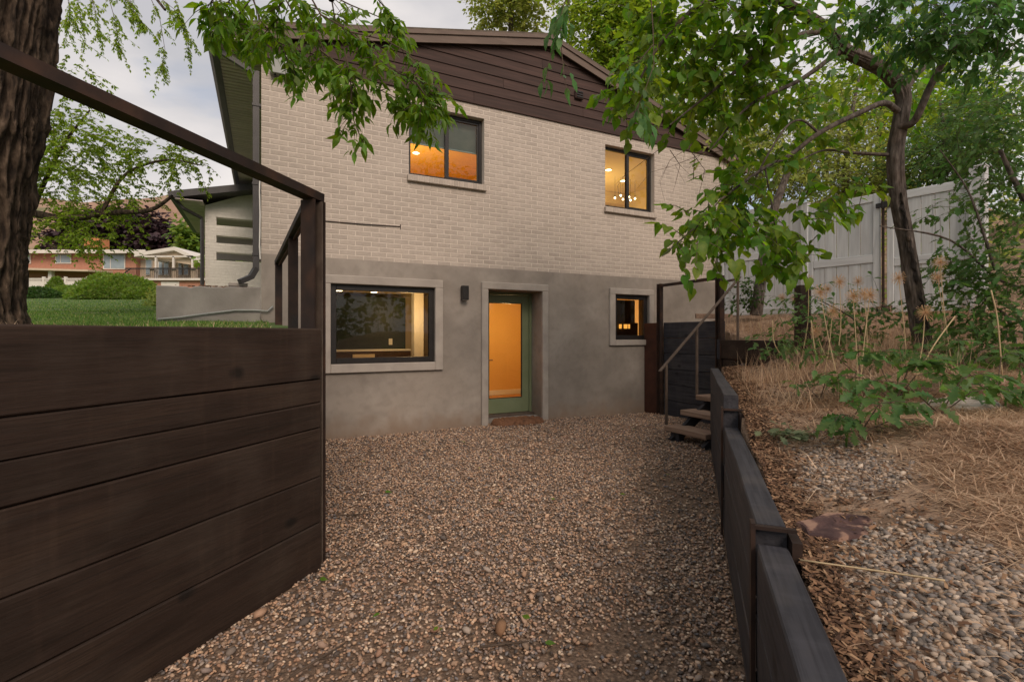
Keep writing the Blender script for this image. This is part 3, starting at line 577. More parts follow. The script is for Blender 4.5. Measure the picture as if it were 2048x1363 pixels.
b.obj('downspout_strap', M['darkmetal'], house)
b = MB(); b.tube([(-.012, -.02, 3.55), (-.02, -.03, 3.2), (-.014, -.025, 2.9), (-.02, -.03, 2.5), (-.012, -.02, 2.35)], .008, 6); b.obj('corner_cable', M['whiteplastic'], house)
b = MB(); b.quad((0, .001, -.4), (0, 9, -.4), (0, 9, 5.04), (0, .001, 5.04)); b.quad((U1, .0, -.4), (U1, 9, -.4), (U1, 9, 5.0), (U1, 0, 5.0)); b.quad((0, 9, -.4), (U1, 9, -.4), (U1, 9, 5), (0, 9, 5)); b.obj('side_wall', M['brick'], house)
# far wing with the slotted screen wall
wy = 6.6
ws = [(-.97, 1.2, 3.98, 4.17), (-.97, 1.2, 3.56, 3.74), (-.97, 1.2, 3.15, 3.345)]
wg = holes_wall('wing_wall', -1.2, 1.6, 1.6, 4.42, ws, .22, M['whitebrick'], y=wy)
b = MB(); b.quad((-1.2, wy, 4.42), (1.6, wy, 4.42), (1.6, wy, 5.0), (-.2, wy, 4.85)); b.quad((-1.2, wy, 1.6), (-1.2, wy + .22, 1.6), (-1.2, wy + .22, 4.5), (-1.2, wy, 4.5)); b.obj('wing_gable', M['whitebrick'], house)
bl = MB()
for c_ in range(int((4.42 - 1.6) / CH)):
    zz = 1.6 + c_ * CH
    if any(s[2] - .03 < zz < s[3] - .03 for s in ws): rngs = [(-1.2, -.97)]
    else: rngs = [(-1.2, .2)]
    for a_, b_ in rngs:
        x = a_ - (BL / 2 if c_ % 2 else 0)
        while x < b_:
            x0, x1 = max(x, a_), min(x + BL - .01, b_)
            if x1 - x0 > .03: bl.add([(x0, wy - .006, zz), (x1, wy - .006, zz), (x1, wy - .006, zz + CH - .01), (x0, wy - .006, zz + CH - .01)], [(0, 1, 2, 3)])
            x += BL
tag(bl.obj('wing_brick', M['whitebrick'], house), kind='stuff')
b = MB(); b.add([(-1.75, wy - .5, 4.42), (.1, wy - .5, 4.86), (.1, wy - .5, 5.02), (-1.75, wy - .5, 4.57), (-1.75, wy + 4, 4.42), (.1, wy + 4, 4.86), (.1, wy + 4, 5.02), (-1.75, wy + 4, 4.57)], [(0, 1, 2, 3), (4, 7, 6, 5), (0, 4, 5, 1), (1, 5, 6, 2), (2, 6, 7, 3), (3, 7, 4, 0)])
b.obj('wing_roof', M['darkmetal'], house)
b = MB()
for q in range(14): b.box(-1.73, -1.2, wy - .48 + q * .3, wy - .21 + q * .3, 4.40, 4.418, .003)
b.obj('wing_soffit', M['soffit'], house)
b = MB(); b.bar((-1.80, wy - .5, 4.5), (-1.80, wy + 4, 4.5), .1, .12); b.tube([(-1.78, wy - .3, 4.45), (-1.6, wy - .25, 4.25), (-1.26, wy - .06, 4.1), (-1.25, wy - .05, 3.9), (-1.25, wy - .05, 2.4)], .04, 8); b.obj('wing_gutter', M['darkmetal'], house)
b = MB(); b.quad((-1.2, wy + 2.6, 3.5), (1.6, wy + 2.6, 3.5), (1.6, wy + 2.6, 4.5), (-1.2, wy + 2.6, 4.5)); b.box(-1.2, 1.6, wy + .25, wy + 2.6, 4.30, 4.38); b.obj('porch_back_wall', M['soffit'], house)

# ------------------------------------------------------------------ lit rooms behind the glass
def room(u0, u1, v0, v1, z0, z1, wall, ceil, floor):
    b = MB(); b.m = 0
    b.quad((u0, v1, z0), (u0, v1, z1), (u1, v1, z1), (u1, v1, z0)); b.quad((u0, v0, z0), (u0, v0, z1), (u0, v1, z1), (u0, v1, z0)); b.quad((u1, v0, z0), (u1, v1, z0), (u1, v1, z1), (u1, v0, z1))
    b.m = 1; b.quad((u0, v0, z1), (u1, v0, z1), (u1, v1, z1), (u0, v1, z1)); b.m = 2; b.quad((u0, v0, z0), (u0, v1, z0), (u1, v1, z0), (u1, v0, z0))
    o = b.obj('room_interior', [wall, ceil, floor], house); return o
room(.3, 4.3, .27, 3.9, 2.75, 4.93, M['orangewall'], M['orangewall'], M['woodfloor'])
room(4.35, 8.3, .27, 5.2, 2.75, 4.93, M['warmwall'], M['warmwall'], M['woodfloor'])
room(.05, 2.9, .27, 3.2, .05, 2.19, M['warmwall'], M['warmwall'], M['woodfloor'])
room(2.95, 5.45, .405, 2.75, .08, 2.115, M['orangewall'], M['orangewall'], M['woodfloor'])
room(5.5, 7.6, .27, 2.4, .05, 2.19, M['warmwall'], M['orangewall'], M['woodfloor'])
ROOM_LIGHT = []
def lamp(u, v, z, e, col=(1, .62, .24), r=.12):
    ld = bpy.data.lights.new('room_lamp', 'POINT'); ld.energy = e; ld.color = col; ld.shadow_soft_size = r
    o = bpy.data.objects.new('room_lamp', ld); COL.objects.link(o); o.location = hw(u, -v, z); ROOM_LIGHT.append(o)
lamp(2.3, 2.0, 4.0, 46, (1, .62, .14)); lamp(6.6, 2.2, 4.0, 40, (1, .66, .19)); lamp(2.3, 1.6, 1.75, 12, (1, .62, .26)); lamp(4.2, 1.5, 1.7, 24, (1, .66, .28)); lamp(6.5, 1.9, 1.7, 22, (1, .58, .22))
def downlight(u, v, zc, label):
    t = thing('recessed_downlight', label, 'downlight', hw(u, -v, zc), HROT, 'lit downlights in the ceilings indoors')
    b = MB(); b.tube([(0, 0, -.012), (0, 0, -.001)], .075, 16); b.obj('trim_ring', M['whiteplastic'], t)
    e = MB(); e.disc((0, 0, -.0135), .06, 16); e.obj('lens', M['bulb'], t)
def on_ceiling(px, py, zc):                   # pixel -> (u, v) on a ceiling at height zc
    Y = F * (zc - EYE) / (HZ - py); X = (px - 1024) / F * Y; u, o = to_uo(X, Y); return u, -o
for px, py, zc, lb in ((832, 305, 4.93, 'round downlight glowing in the orange ceiling of the upper left window'), (1217, 339, 4.93, 'lit downlight at the left of the upper right window'),
                       (1246, 361, 4.93, 'lit downlight beside the mullion of the upper right window'), (678, 580, 2.19, 'lit downlight at the top left corner of the picture window'),
                       (1036, 604, 2.115, 'lit ceiling light showing at the top of the glass door'), (748, 583, 2.19, 'lit downlight in the middle of the picture window top'), (817, 599, 2.19, 'lit downlight over the pale wall in the picture window')):
    u, v = on_ceiling(px, py, zc)
    downlight(u, min(v, 4.8 if zc > 3 else 2.9), zc, lb)
# picture window room: dark panel wall with white switch plate, ledge, cabinet with fireplace insert
b = MB(); ua, _ = onp(560, 600, -2.6); ub, _ = onp(811, 600, -2.6); b.box(ua, ub, 2.6, 2.66, .9, 2.11, .003); b.obj('dark_wall_panel', M['darkpanel'], house)
_, zl = onp(740, 702, -2.5); b = MB(); b.box(ua, ub + .06, 2.42, 2.66, zl, zl + .035, .004); b.obj('ledge', M['whiteplastic'], house)
b = MB(); b.box(ua, ub + .06, 2.44, 2.66, .1, zl - .002, .004); b.obj('low_cabinet', M['cabinet'], house)
us, zs_ = onp(781, 683, -2.6); b = MB(); b.box(us - .035, us + .035, 2.588, 2.599, zs_ - .06, zs_ + .06, .004); b.obj('switch_plate', M['whiteplastic'], house)
uf, zf = onp(727, 708, -2.44); b = MB(); b.box(uf - .2, uf + .2, 2.405, 2.438, zf - .45, zf, .004); b.obj('fireplace_insert', M['warmwall'], house)
b = MB(); b.box(2.96, 5.44, 2.73, 2.748, .081, .19, .003); b.obj('baseboard', M['whiteplastic'], house)
b = MB(); uc, _ = onp(835, 600, -2.2); b.box(uc - .09, uc + .09, 2.1, 2.3, .06, 2.18); b.obj('room_column', M['whiteplastic'], house)
# small window room: dark panel on the left two thirds, low dark counter, three little glowing shades
ua, _ = onp(1200, 600, -1.5); ub, _ = onp(1270, 600, -1.5); b = MB(); b.box(ua, ub, 1.5, 1.55, 1.1, 2.14, .003); b.obj('dark_wall_panel', M['darkpanel'], house)
_, zc = onp(1250, 645, -1.4); b = MB(); b.box(ua, ub - .02, 1.38, 1.5, .9, zc, .003); b.obj('low_counter', M['black'], house)
ms = emitter('amber_shade', (1, .42, .07), .8)
for px, w, lb in ((1239.5, .03, 'narrow glowing amber shade at the left of the small window'), (1250, .042, 'widest glowing amber shade in the middle of the small window'), (1257, .02, 'thin glowing amber shade at the right of the small window')):
    uu, zz = onp(px, 652, -1.35); t = thing('table_lamp', lb, 'lamp', hw(uu, -1.33, zz - .05), HROT, 'amber lamps in the small window')
    b = MB(); b.tube([(0, 0, 0), (0, 0, .09)], [w * .9, w], 10); b.obj('shade', ms, t); b = MB(); b.tube([(0, 0, -.05), (0, 0, 0)], .006, 6); b.disc((0, 0, -.05), .02); b.obj('stem', M['black'], t)
# pendants in the upper right window
b = MB(); b.box(4.4, 8.25, 2.9, 3.1, 4.66, 4.928, .005); b.obj('ceiling_beam', M['warmwall'], house)
for i, (px, py, lb) in enumerate(((1230, 396, 'leftmost glowing pendant bulb low in the upper right window'), (1241.5, 391, 'higher pendant bulb left of the mullion in the upper right window'), (1246, 398.5, 'lowest pendant bulb just left of the mullion in the upper right window'),
                                  (1258, 394, 'pendant bulb just right of the mullion in the upper right window'), (1261, 400.5, 'lowest pendant bulb right of the mullion in the upper right window'), (1270, 397, 'rightmost low pendant bulb in the upper right window'), (1270, 351, 'glass pendant lamp hanging high in the right pane of the upper right window'))):
    u_, z_ = onp(px, py, -1.9); zt = 4.928
    t = thing('pendant_lamp', lb, 'pendant lamp', hw(u_, -1.9, z_), HROT, 'pendant lamps in the upper right window')
    e = MB(); rr = .021 if i < 6 else .036
    e.tube([(0, 0, -rr), (0, 0, -rr * .7), (0, 0, 0), (0, 0, rr * .7), (0, 0, rr)], [.004, rr * .72, rr, rr * .72, .006], 12); e.obj('bulb', M['bulb'], t, True)
    b = MB(); b.tube([(0, 0, rr + .001), (0, 0, rr + .04)], .012, 8); b.tube([(0, 0, rr + .04), (0, 0, zt - z_)], .003, 5); b.obj('cord', M['darkmetal'], t)
for px, py, lb in ((1274, 368, 'lower brass cone wall lamp in the right pane of the upper right window'), (1286, 362, 'upper brass cone wall lamp in the right pane of the upper right window')):
    u_, z_ = onp(px, py, -5.1); t = thing('cone_lamp', lb, 'wall lamp', hw(u_, -5.1, z_), HROT, 'brass cone lamps on the far room wall')
    b = MB(); b.tube([(-.10, -.05, -.05), (.04, 0, .05)], [.085, .03], 12); b.obj('cone_shade', M['steel'], t); b = MB(); b.tube([(.04, 0, .05), (.05, .1, .06)], .012, 6); b.obj('arm', M['steel'], t)

# ------------------------------------------------------------------ small things on the facade
u_, z_ = onp(925, 600); t = thing('wall_light', 'black box wall light between the picture window and the door', 'wall light', hw(u_ - .045, .012, z_), HROT)
b = MB(); b.box(0, .10, -.115, -.03, 0, .21, .004); b.obj('body', M['black'], t); b = MB(); b.box(.015, .085, -.03, 0, .04, .17, .003); b.obj('mount', M['black'], t); b = MB(); b.box(.02, .08, -.10, -.045, -.006, -.0005, .001); b.obj('lens', M['whiteplastic'], t)
u_, z_ = onp(540, 144, .08); t = thing('junction_box', 'pale grey utility box high on the brick near the left corner', 'utility box', hw(u_, .006, z_), HROT)
greyp = material('grey_plastic', [(.3, (.27, .29, .28)), (.7, (.33, .35, .33))], 5, rough=.5)
b = MB(); b.box(0, .23, -.09, 0, 0, .24, .012); b.obj('housing', greyp, t); b = MB(); b.box(-.004, .234, -.102, -.091, -.004, .244, .006); b.obj('cover', greyp, t)
b = MB()
for q in (.06, .12, .18): b.tube([(q, -.05, 0), (q, -.05, -.035)], .013, 8)
b.obj('cable_gland', M['black'], t)
ua, za = onp(650, 442, .01); ub, zb_ = onp(801, 453, .01)
b = MB(); b.tube([hw(ua, .012, za), hw((ua + ub) / 2, .014, (za + zb_) / 2 - .006), hw(ub, .012, zb_), hw(ub + .005, .012, zb_ - .035)], .006, 6); b.tube([hw(ub, .012, zb_ + .03), hw(ub, .012, zb_)], .006, 6)
tag(b.obj('wire', M['rust']), 'thin rusty wire running along the brick below the upper left window', 'wire')
# doormat with woven swirls
t = thing('doormat', 'brown oval braided doormat lying on the gravel at the door', 'doormat', hw(3.60, .12, .05), HROT)
b = MB(); nr, na = 14, 56
vs = []
for i in range(nr + 1):
    for k in range(na):
        a = 2 * math.pi * k / na; r = i / nr; rx = .43 * r; ry = .215 * r
        e = abs(math.cos(a)) ** .6 * math.copysign(1, math.cos(a)), abs(math.sin(a)) ** .6 * math.copysign(1, math.sin(a))
        x, y = e[0] * rx, e[1] * ry
        zz = .022 + .014 * math.sin(x * 48 + 9 * math.sin(y * 34)) * (1 if r < .95 else .2); zz = zz if i < nr else -.04
        vs.append((x, y, zz))
b.add(vs, [[i * na + k, i * na + (k + 1) % na, (i + 1) * na + (k + 1) % na, (i + 1) * na + k] for i in range(nr) for k in range(na)]); b.obj('braid', M['mat'], t, True)

# ------------------------------------------------------------------ timber walls and steel rails
_pc = {}
def plank(length, height, thick, mat, parent, p, ang, name='plank', c=.006, warp=True):
    """a plank whose local x runs along its length, front face at local y=0, seen from -y"""
    n = max(3, int(length / .12)); b = MB(); s = rnd.random() * 50
    prof = [(0, c), (0, height * .33), (0, height * .66), (0, height - c), (c, height), (thick - c, height), (thick, height - c), (thick, c), (thick - c, 0), (c, 0)]
    vs = []
    for i in range(n + 1):
        x = length * i / n
        for (y, z) in prof:
            e = 0 if not warp else 1
            wy_ = e * .0025 * float(vnoise(x * 2 + s, z * 7, 1)); wz = e * (.002 * float(vnoise(x * 3 + s, z * 2, 5)) if 0 < z < height else .0016 * float(vnoise(x * 5 + s, 3, 9)))
            vs.append((x, y + wy_, z + wz))
    m = len(prof); fs = [[i * m + k, i * m + (k + 1) % m, (i + 1) * m + (k + 1) % m, (i + 1) * m + k] for i in range(n) for k in range(m)] + [list(range(m)), [n * m + k for k in range(m)][::-1]]
    b.add(vs, fs); me = b.mesh(name, mat, False)
    return link(name, me, parent, p, (0, 0, ang))
# near left wall: face looks to the right; local x runs from far end towards the camera
lw = thing('retaining_wall', 'tall dark brown plank retaining wall along the left of the gravel yard', 'retaining wall', LP0)
lang = math.atan2(-LD.y, -LD.x)              # pointing towards the camera
wn_ = Vector((0, 1, 0)); wn_.rotate(Matrix.Rotation(lang, 3, 'Z'))       # local +y of the planks
zj = [.0, .283, .555, .845, 1.135, 1.437]
for i in range(5):
    gap = .0045
    h_ = zj[i + 1] - zj[i] - gap
    off = (LN * (rnd.uniform(-.003, .003) - .012))
    if i == 3:                                # this course is two thin planks meeting in a ragged seam
        h2 = h_ * .52
        plank(4.6, h2 - .002, .09, M['timber'], lw, off + LN * .002 + Vector((0, 0, zj[i])) - LD * .02, lang); plank(4.6, h_ - h2 - .001, .09, M['timber'], lw, off + Vector((0, 0, zj[i] + h2 + .001)) - LD * .02, lang)
    else: plank(4.6, h_, .09, M['timber'], lw, off + Vector((0, 0, zj[i])) - LD * .02, lang)
def hpost(b, p, ang, zt, w=.075, d=.09, t=.012, zb=-.1, web=True):      # I-section post, upright
    c, s = math.cos(ang), math.sin(ang)
    def bx(x0, x1, y0, y1):
        q = MB(); q.box(x0, x1, y0, y1, zb, zt); b.add([(p[0] + v[0] * c - v[1] * s, p[1] + v[0] * s + v[1] * c, v[2]) for v in q.v], q.f)
    bx(-w / 2, w / 2, -d / 2, -d / 2 + t); bx(-w / 2, w / 2, d / 2 - t, d / 2)
    if web: bx(-t / 2, t / 2, -d / 2 + t + .001, d / 2 - t - .001)
lr = thing('steel_railing', 'rusty dark steel railing rising over the brown plank wall on the left', 'railing', LP0)
ZR = 2.262
RD = (RET1 - LP0).normalized()
posts = [LP0 + LD * .01, Vector((-1.85, 4.23, 0)), Vector((-2.69, 5.77, 0))]
for i, p in enumerate(posts):
    b = MB(); hpost(b, p - LP0, math.atan2(LD.y, LD.x) - math.pi / 2 if i == 0 else HROT, ZR - .055 if i else ZR - .056, .10 if i == 0 else .075, .10, .012, zb=-.2 if i == 0 else 1.2); b.obj('post', M['rust'], lr)
b = MB(); top0 = Vector((0, 0, ZR - .03)); b.bar(top0 + LD * .055, top0 - LD * 3.4 + Vector((0, 0, .20)), .09, .05); b.obj('rail', M['rust'], lr)
b = MB(); p1 = posts[1] - LP0; p2 = posts[2] - LP0; b.bar(top0 + Vector((-.02, .05, 0)), Vector((p2.x, p2.y, ZR - .03)) - RD * -.1, .075, .048); b.obj('rail', M['rust'], lr)
b = MB(); b.bar(top0 + Vector((-.03, .08, -.036)), Vector((p2.x, p2.y, ZR - .066)), .012, .022); b.obj('rail_flange', M['rustred'], lr)
# edge plate closing the plank ends
b = MB(); e0 = LD * .03; b.bar(e0 + LN * .02 + Vector((0, 0, -.15)), e0 + LN * .02 + Vector((0, 0, ZR - .058)), .012, .062, up=tuple(LN)); b.obj('edge_plate', M['steel'], lr)
# return wall to the house
rw = thing('retaining_wall', 'dark brown plank wall running back to the house behind the left railing', 'retaining wall', LP0)
rl_ = (RET1 - LP0).length; ra_ = math.atan2(RD.y, RD.x)
for i in range(5): plank(rl_ - .12, zj[i + 1] - zj[i] - .008, .09, M['timber'], rw, Vector((0, 0, zj[i])) + RD * .08, ra_)
# low wall on the right, three stepped sections
RDv = Vector((.3625, 1, 0)).normalized(); rang = math.atan2(RDv.y, RDv.x); RNv = Vector((RDv.y, -RDv.x, 0))   # local +y is to the left, so planks are set from the back face
lowall = thing('retaining_wall', 'low blue black timber wall stepping up along the right of the gravel', 'retaining wall', (WLX(2), 2, 0))
def rp(y, z=0): return Vector((WLX(y) - WLX(2), y - 2, z))
secs = [(-.9, 1.68, [0, .24, .47, .70]), (1.72, 3.5, [0, .25, .5, .755]), (3.54, 6.3, [0, .24, .48, .72, .975])]
for y0, y1, zz in secs:
    ln = (y1 - y0) * math.sqrt(1 + .3625 ** 2)
    for i in range(len(zz) - 1):
        plank(ln, zz[i + 1] - zz[i] - .003, .095, M['timberblue'], lowall, rp(y0, zz[i]) + RNv * .095 + RNv * rnd.uniform(-.002, .002), rang, c=.005)
for y, zt in ((1.70, .735), (3.52, .86)):
    b = MB(); c0 = rp(y); bb = MB()
    bb.bar(c0 - RNv * .012 + Vector((0, 0, -.1)), c0 - RNv * .012 + Vector((0, 0, zt + .03)), .05, .014, up=tuple(RNv)); bb.obj('steel_post', M['rust'], lowall)
    bb = MB(); bb.bar(c0 + RNv * .115 + Vector((0, 0, -.1)), c0 + RNv * .115 + Vector((0, 0, zt - .01)), .10, .03, up=tuple(RNv)); bb.obj('steel_post', M['rust'], lowall)
    bb = MB(); bb.bar(c0 - RNv * .01 + Vector((0, 0, zt + .012)), c0 + RNv * .12 + Vector((0, 0, zt + .012)), .02, .012); bb.obj('steel_strap', M['rust'], lowall)
# blue-black plank wall square to the facade, with its own frame rail
bwall = thing('retaining_wall', 'blue black plank wall square to the house beside the stair', 'retaining wall', hw(6.27, .39, 0))
ba = math.atan2(NO.y, NO.x)
zb6 = [-.02, .255, .53, .80, 1.07, 1.34, 1.61]
for i in range(6): plank(1.24, zb6[i + 1] - zb6[i] - .006, .08, M['timberblue'], bwall, Vector((0, 0, zb6[i])) + NO * .03 + D * .06, ba)
b = MB(); b.add(*(lambda q: ([tuple(D * v[0] + NO * v[1] + Vector((0, 0, v[2]))) for v in q.v], q.f))(MB().box(-.02, .0, -.376, -.03, -.1, 1.60))); b.obj('rust_plate', M['rustred'], bwall)
brl = thing('steel_railing', 'square dark steel frame railing above the blue black wall by the stair', 'railing', hw(6.27, .39, 0))
b = MB(); hpost(b, (0, 0, 0), HROT, 2.285, .07, .09); b.obj('post', M['rust'], brl)
b = MB(); hpost(b, NO * 1.29, HROT, 2.295, .09, .10, zb=-.1); b.obj('post', M['rust'], brl)
b = MB(); b.bar(NO * .048 + Vector((0, 0, 2.25)), NO * 1.24 + Vector((0, 0, 2.26)), .06, .045); b.obj('rail', M['rust'], brl)
b = MB(); b.bar(NO * 1.30 + D * .06 + Vector((0, 0, 2.20)), NO * 1.62 + D * .02 + Vector((0, 0, 2.215)), .03, .03); b.obj('rail', M['steel'], brl)
b = MB(); b.bar(NO * 1.66 + D * .05 + Vector((0, 0, -.1)), NO * 1.66 + D * .05 + Vector((0, 0, 1.25)), .05, .06); b.obj('post', M['rustred'], brl)
# stair
stair = thing('stair', 'open timber stair of weathered treads climbing beside the low wall', 'stairs', hw(4.8, 2.05, 0), HROT)
for i in range(5):
    z = .19 + i * .187; w = .70 if i == 0 else .98
    b = MB(); b.box(0, .29, -w, 0, z - .068, z, .007); b.obj('tread', M['tread'], stair, loc=(i * .285, 0, 0))
for yy in (-.12, -.66):
    b = MB(); b.bar((.02, yy, -.02), (1.42, yy, .93), .05, .13); b.obj('stringer', M['timberblue'], stair)
b = MB(); b.box(.06, .16, -.20, -.06, -.03, .12, .004); b.obj('stringer_block', M['timberblue'], stair)
hr = thing('handrail', 'slim grey steel handrail slanting up the left side of the stair', 'handrail', hw(4.8, 2.05, 0), HROT)
b = MB(); b.bar((-.05, .03, .905), (1.46, .0, 2.235), .045, .014); b.obj('rail', M['steel'], hr)
def rz_(u): return .905 + (u + .05) / 1.51 * 1.33
for u_, zb in ((.06, .19), (.62, .565), (1.44, 1.31)):
    b = MB(); b.bar((u_, .02, zb), (u_, .02, rz_(u_) - .01), .035, .02, (0, 1, 0)); b.obj('post', M['steel'], hr)
b = MB()
# landing beam and small timber edgings up the slope
bm1 = thing('timber_beam', 'dark landing beam at the top of the stair among dry grass', 'timber beam', hw(6.24, 1.72, 1.03), HROT)
b = MB(); b.box(0, .09, -1.75, 0, .0, .285, .006); b.obj('beam', M['timber'], bm1)
b = MB(); b.box(-.002, .088, .001, .07, -.01, .29, .004); b.obj('beam_cap', M['timberblue'], bm1)
b = MB(); b.box(.02, .08, -.9, -.02, -.3, -.005, .005); b.obj('lower_beam', M['timber'], bm1)
for (px, py, Y, w, lb) in ((1470, 660, 8.3, .5, 'short rusty timber edging on the path above the landing'), (1420, 628, 9.2, .7, 'pale timber edging against the house base')):
    p = at(px, py, Y); tag(plank(w, .09, .05, M['rustred'] if Y < 9 else M['tread'], None, p - Vector((.25, 0, .08)), .1, 'path_edging'), lb, 'edging')
tp = thing('timber_post', 'short dark square post among the dried alliums before the gate', 'post', at(1605, 680, 6.3))
b = MB(); b.box(-.07, .07, -.07, .07, -.3, .69, .008); b.obj('stump', M['timber'], tp)

# concrete wall by the left corner
cw = thing('concrete_wall', 'stained low concrete wall joining the left corner of the house', 'concrete wall', A, HROT)
n = 40; b = MB(); vs = []
for i in range(n + 1):
    x = -1.10 + 1.09 * i / n; zt = 1.965 + .03 * i / n + .006 * float(vnoise(x * 9, 3)) - (.012 if i in (12, 13, 25) else 0)
    vs += [(x, -.02, 1.0), (x, -.02 + .003 * float(vnoise(x * 6, 8)), zt - .012), (x, -.008, zt), (x, .20, zt + .002), (x, .215, zt - .012), (x, .215, 1.0)]
b.add(vs, [[i * 6 + k, i * 6 + (k + 1) % 6, (i + 1) * 6 + (k + 1) % 6, (i + 1) * 6 + k] for i in range(n) for k in range(6)] + [list(range(6)), [n * 6 + k for k in range(6)][::-1]])
b.obj('wall_body', M['concrete'], cw)
b = MB(); b.add([(-1.10, -.021, 1.50), (-.02, -.021, 1.50), (-.02, -.05, 1.66), (-.6, -.045, 1.60), (-1.0, -.03, 1.56), (-1.10, -.021, 1.55)], [(0, 1, 2, 3, 4, 5)]); b.obj('plaster_patch', M['concrete'], cw)
bk = MB(); bk.box(0, .21, 0, .10, 0, .045, .006); tag(link('loose_brick', bk.mesh('loose_brick', M['stucco_trim']), None, hw(-.36, -.03, 2.0), (0, 0, HROT + .12)), 'loose pale brick lying on top of the concrete wall', 'brick')
pts = [onp(px, py, .06) for px, py in ((315, 638), (360, 634), (420, 626), (470, 620), (510, 620), (535, 622), (546, 612))]
b = MB(); b.tube([hw(u, .05, z) for u, z in pts], .011, 8); tag(b.obj('conduit', greyp, None, True), 'grey cable conduit drooping across the concrete wall', 'conduit')
rub = MB(); 
for q in range(40):
    x, y = rnd.uniform(-.95, -.02), rnd.uniform(.0, .18); s = rnd.uniform(.008, .02); rub.box(x, x + s * 2, y, y + s, 1.985, 1.985 + s * .8)
tag(rub.obj('leaf_debris', M['mulch'], None), 'dark litter on the concrete wall top', kind='stuff'); rub_o = bpy.data.objects['leaf_debris']; rub_o.location = A; rub_o.rotation_euler = (0, 0, HROT)

# ------------------------------------------------------------------ vinyl fence and gates
F0, F1 = Vector((4.12, 9.95, 0)), Vector((6.3, 6.85, 0)); FD = (F1 - F0).normalized(); fang = math.atan2(FD.y, FD.x); FL = (F1 - F0).length
def fs(px):                                  # distance along the fence line for a pixel column
    k = (px - 1024) / F; return (k * F0.y - F0.x) / (FD.x - k * FD.y)
def fz(px, py): s = fs(px); return EYE + (HZ - py) / F * (F0.y + FD.y * s)
def fence_panel(root, s0, s1, z0, z1, mid, bw_=.165):
    """local x along the fence; face on local -y"""
    for a, c, nm in ((z1 - .12, z1, 'rail'), (mid - .065, mid + .065, 'rail'), (z0, z0 + .12, 'rail')):
        b = MB(); b.box(s0, s1, -.028, .028, a, c, .006); b.obj(nm, M['vinylrail'], root)
    n = max(2, round((s1 - s0) / bw_)); w = (s1 - s0) / n
    for (za, zb) in ((z0 + .12, mid - .065), (mid + .065, z1 - .12)):
        bb = MB(); bb.box(0, w - .007, -.011, .011, 0, zb - za, .005); me = bb.mesh('board', M['vinyl'])
        for k in range(n): link('board', me, root, (s0 + k * w + .0035, rnd.uniform(-.001, .001), za))
def fpost(root, s, z0, z1, w=.115):
    b = MB(); b.box(s - w / 2, s + w / 2, -w / 2, w / 2, z0, z1, .008); b.box(s - w / 2 - .008, s + w / 2 + .008, -w / 2 - .008, w / 2 + .008, z1, z1 + .018, .004); b.obj('post', M['vinyl'], root)
fen = thing('vinyl_fence', 'whitewashed vinyl privacy fence section joined to the house corner', 'fence', F0, fang)
fpost(fen, fs(1444), 1.4, 3.80); fpost(fen, fs(1611), 1.4, 3.64); fence_panel(fen, fs(1451), fs(1605), 1.76, 3.74, 2.85)
g1 = thing('vinyl_gate', 'whitewashed vinyl gate leaf left of the dark hinges', 'gate', F0, fang)
s0, s1 = fs(1622), fs(1754)
for s in (s0, s1): b = MB(); b.box(s - .045, s + .045, -.03, .03, 1.74, 3.58, .006); b.obj('stile', M['vinyl'], g1)
fence_panel(g1, s0 + .046, s1 - .046, 1.75, 3.575, fz(1690, 523))
g2 = thing('vinyl_gate', 'whitewashed vinyl gate leaf behind the leaning trunk', 'gate', F0, fang)
s2, s3 = fs(1782), fs(1938)
for s in (s2, s3): b = MB(); b.box(s - .045, s + .045, -.03, .03, 1.72, 3.54, .006); b.obj('stile', M['vinyl'], g2)
fence_panel(g2, s2 + .046, s3 - .046, 1.73, 3.535, fz(1800, 523))
b = MB(); sm = (s1 + s2) / 2; b.box(sm - .012, sm + .012, -.05, -.01, 1.7, 3.56); b.obj('drop_rod', M['rust'], g1)
for px, py in ((1766, 411), (1768, 617)):
    z = fz(px, py); b = MB(); b.box(sm - .09, sm - .015, -.06, -.031, z - .035, z + .035, .004); b.box(sm + .015, sm + .12, -.06, -.031, z - .045, z + .045, .004); b.tube([(sm, -.06, z - .05), (sm, -.06, z + .05)], .02, 8); b.obj('hinge', M['black'], g2)
ep = thing('fence_post', 'tall whitewashed end post right of the gate leaves', 'fence post', F0, fang); fpost(ep, fs(1957), 1.4, 3.66, .17)
# ------------------------------------------------------------------ gravel, pebbles, litter
def ico(jit, flat, seed):
    r = np.random.default_rng(seed); bm = bmesh.new(); bmesh.ops.create_icosphere(bm, subdivisions=1, radius=.5)
    v = np.array([x.co[:] for x in bm.verts]); f = np.array([[x.index for x in t.verts] for t in bm.faces]); bm.free()
    v *= 1 + r.uniform(-jit, jit, (len(v), 1)); v *= np.array([1.25, .85, flat]) * r.uniform(.85, 1.15, 3); return v, f
def stones(name, P, S, mat, nvar=6, jit=.22, flat=.55, tilt=.5, smooth=True):
    Vs, Fs, base = [], [], 0; var = rng.integers(0, nvar, len(P))
    for k in range(nvar):
        m = var == k; tv, tf = ico(jit, flat, 40 + k); v, f = inst(tv, tf, P[m], rand_rot(m.sum(), tilt), S[m]); Vs.append(v); Fs.append(f + base); base += len(v)
    return mesh_np(name, np.concatenate(Vs), np.concatenate(Fs), mat, smooth)
def in_yard(x, y):
    s = (x - LP0.x) * LN.x + (y - LP0.y) * LN.y; u = (x - A.x) * D.x + (y - A.y) * D.y; o = (x - A.x) * NO.x + (y - A.y) * NO.y
    d2 = (x - LP0.x) * RD.y - (y - LP0.y) * RD.x
    return (np.where(y < LP0.y, s > .01, d2 > -.02)) & (o > .02) & ((x < WLX(y) - .01) | ((y > 6.3) & (u < 6.26))) & (u < 6.27)
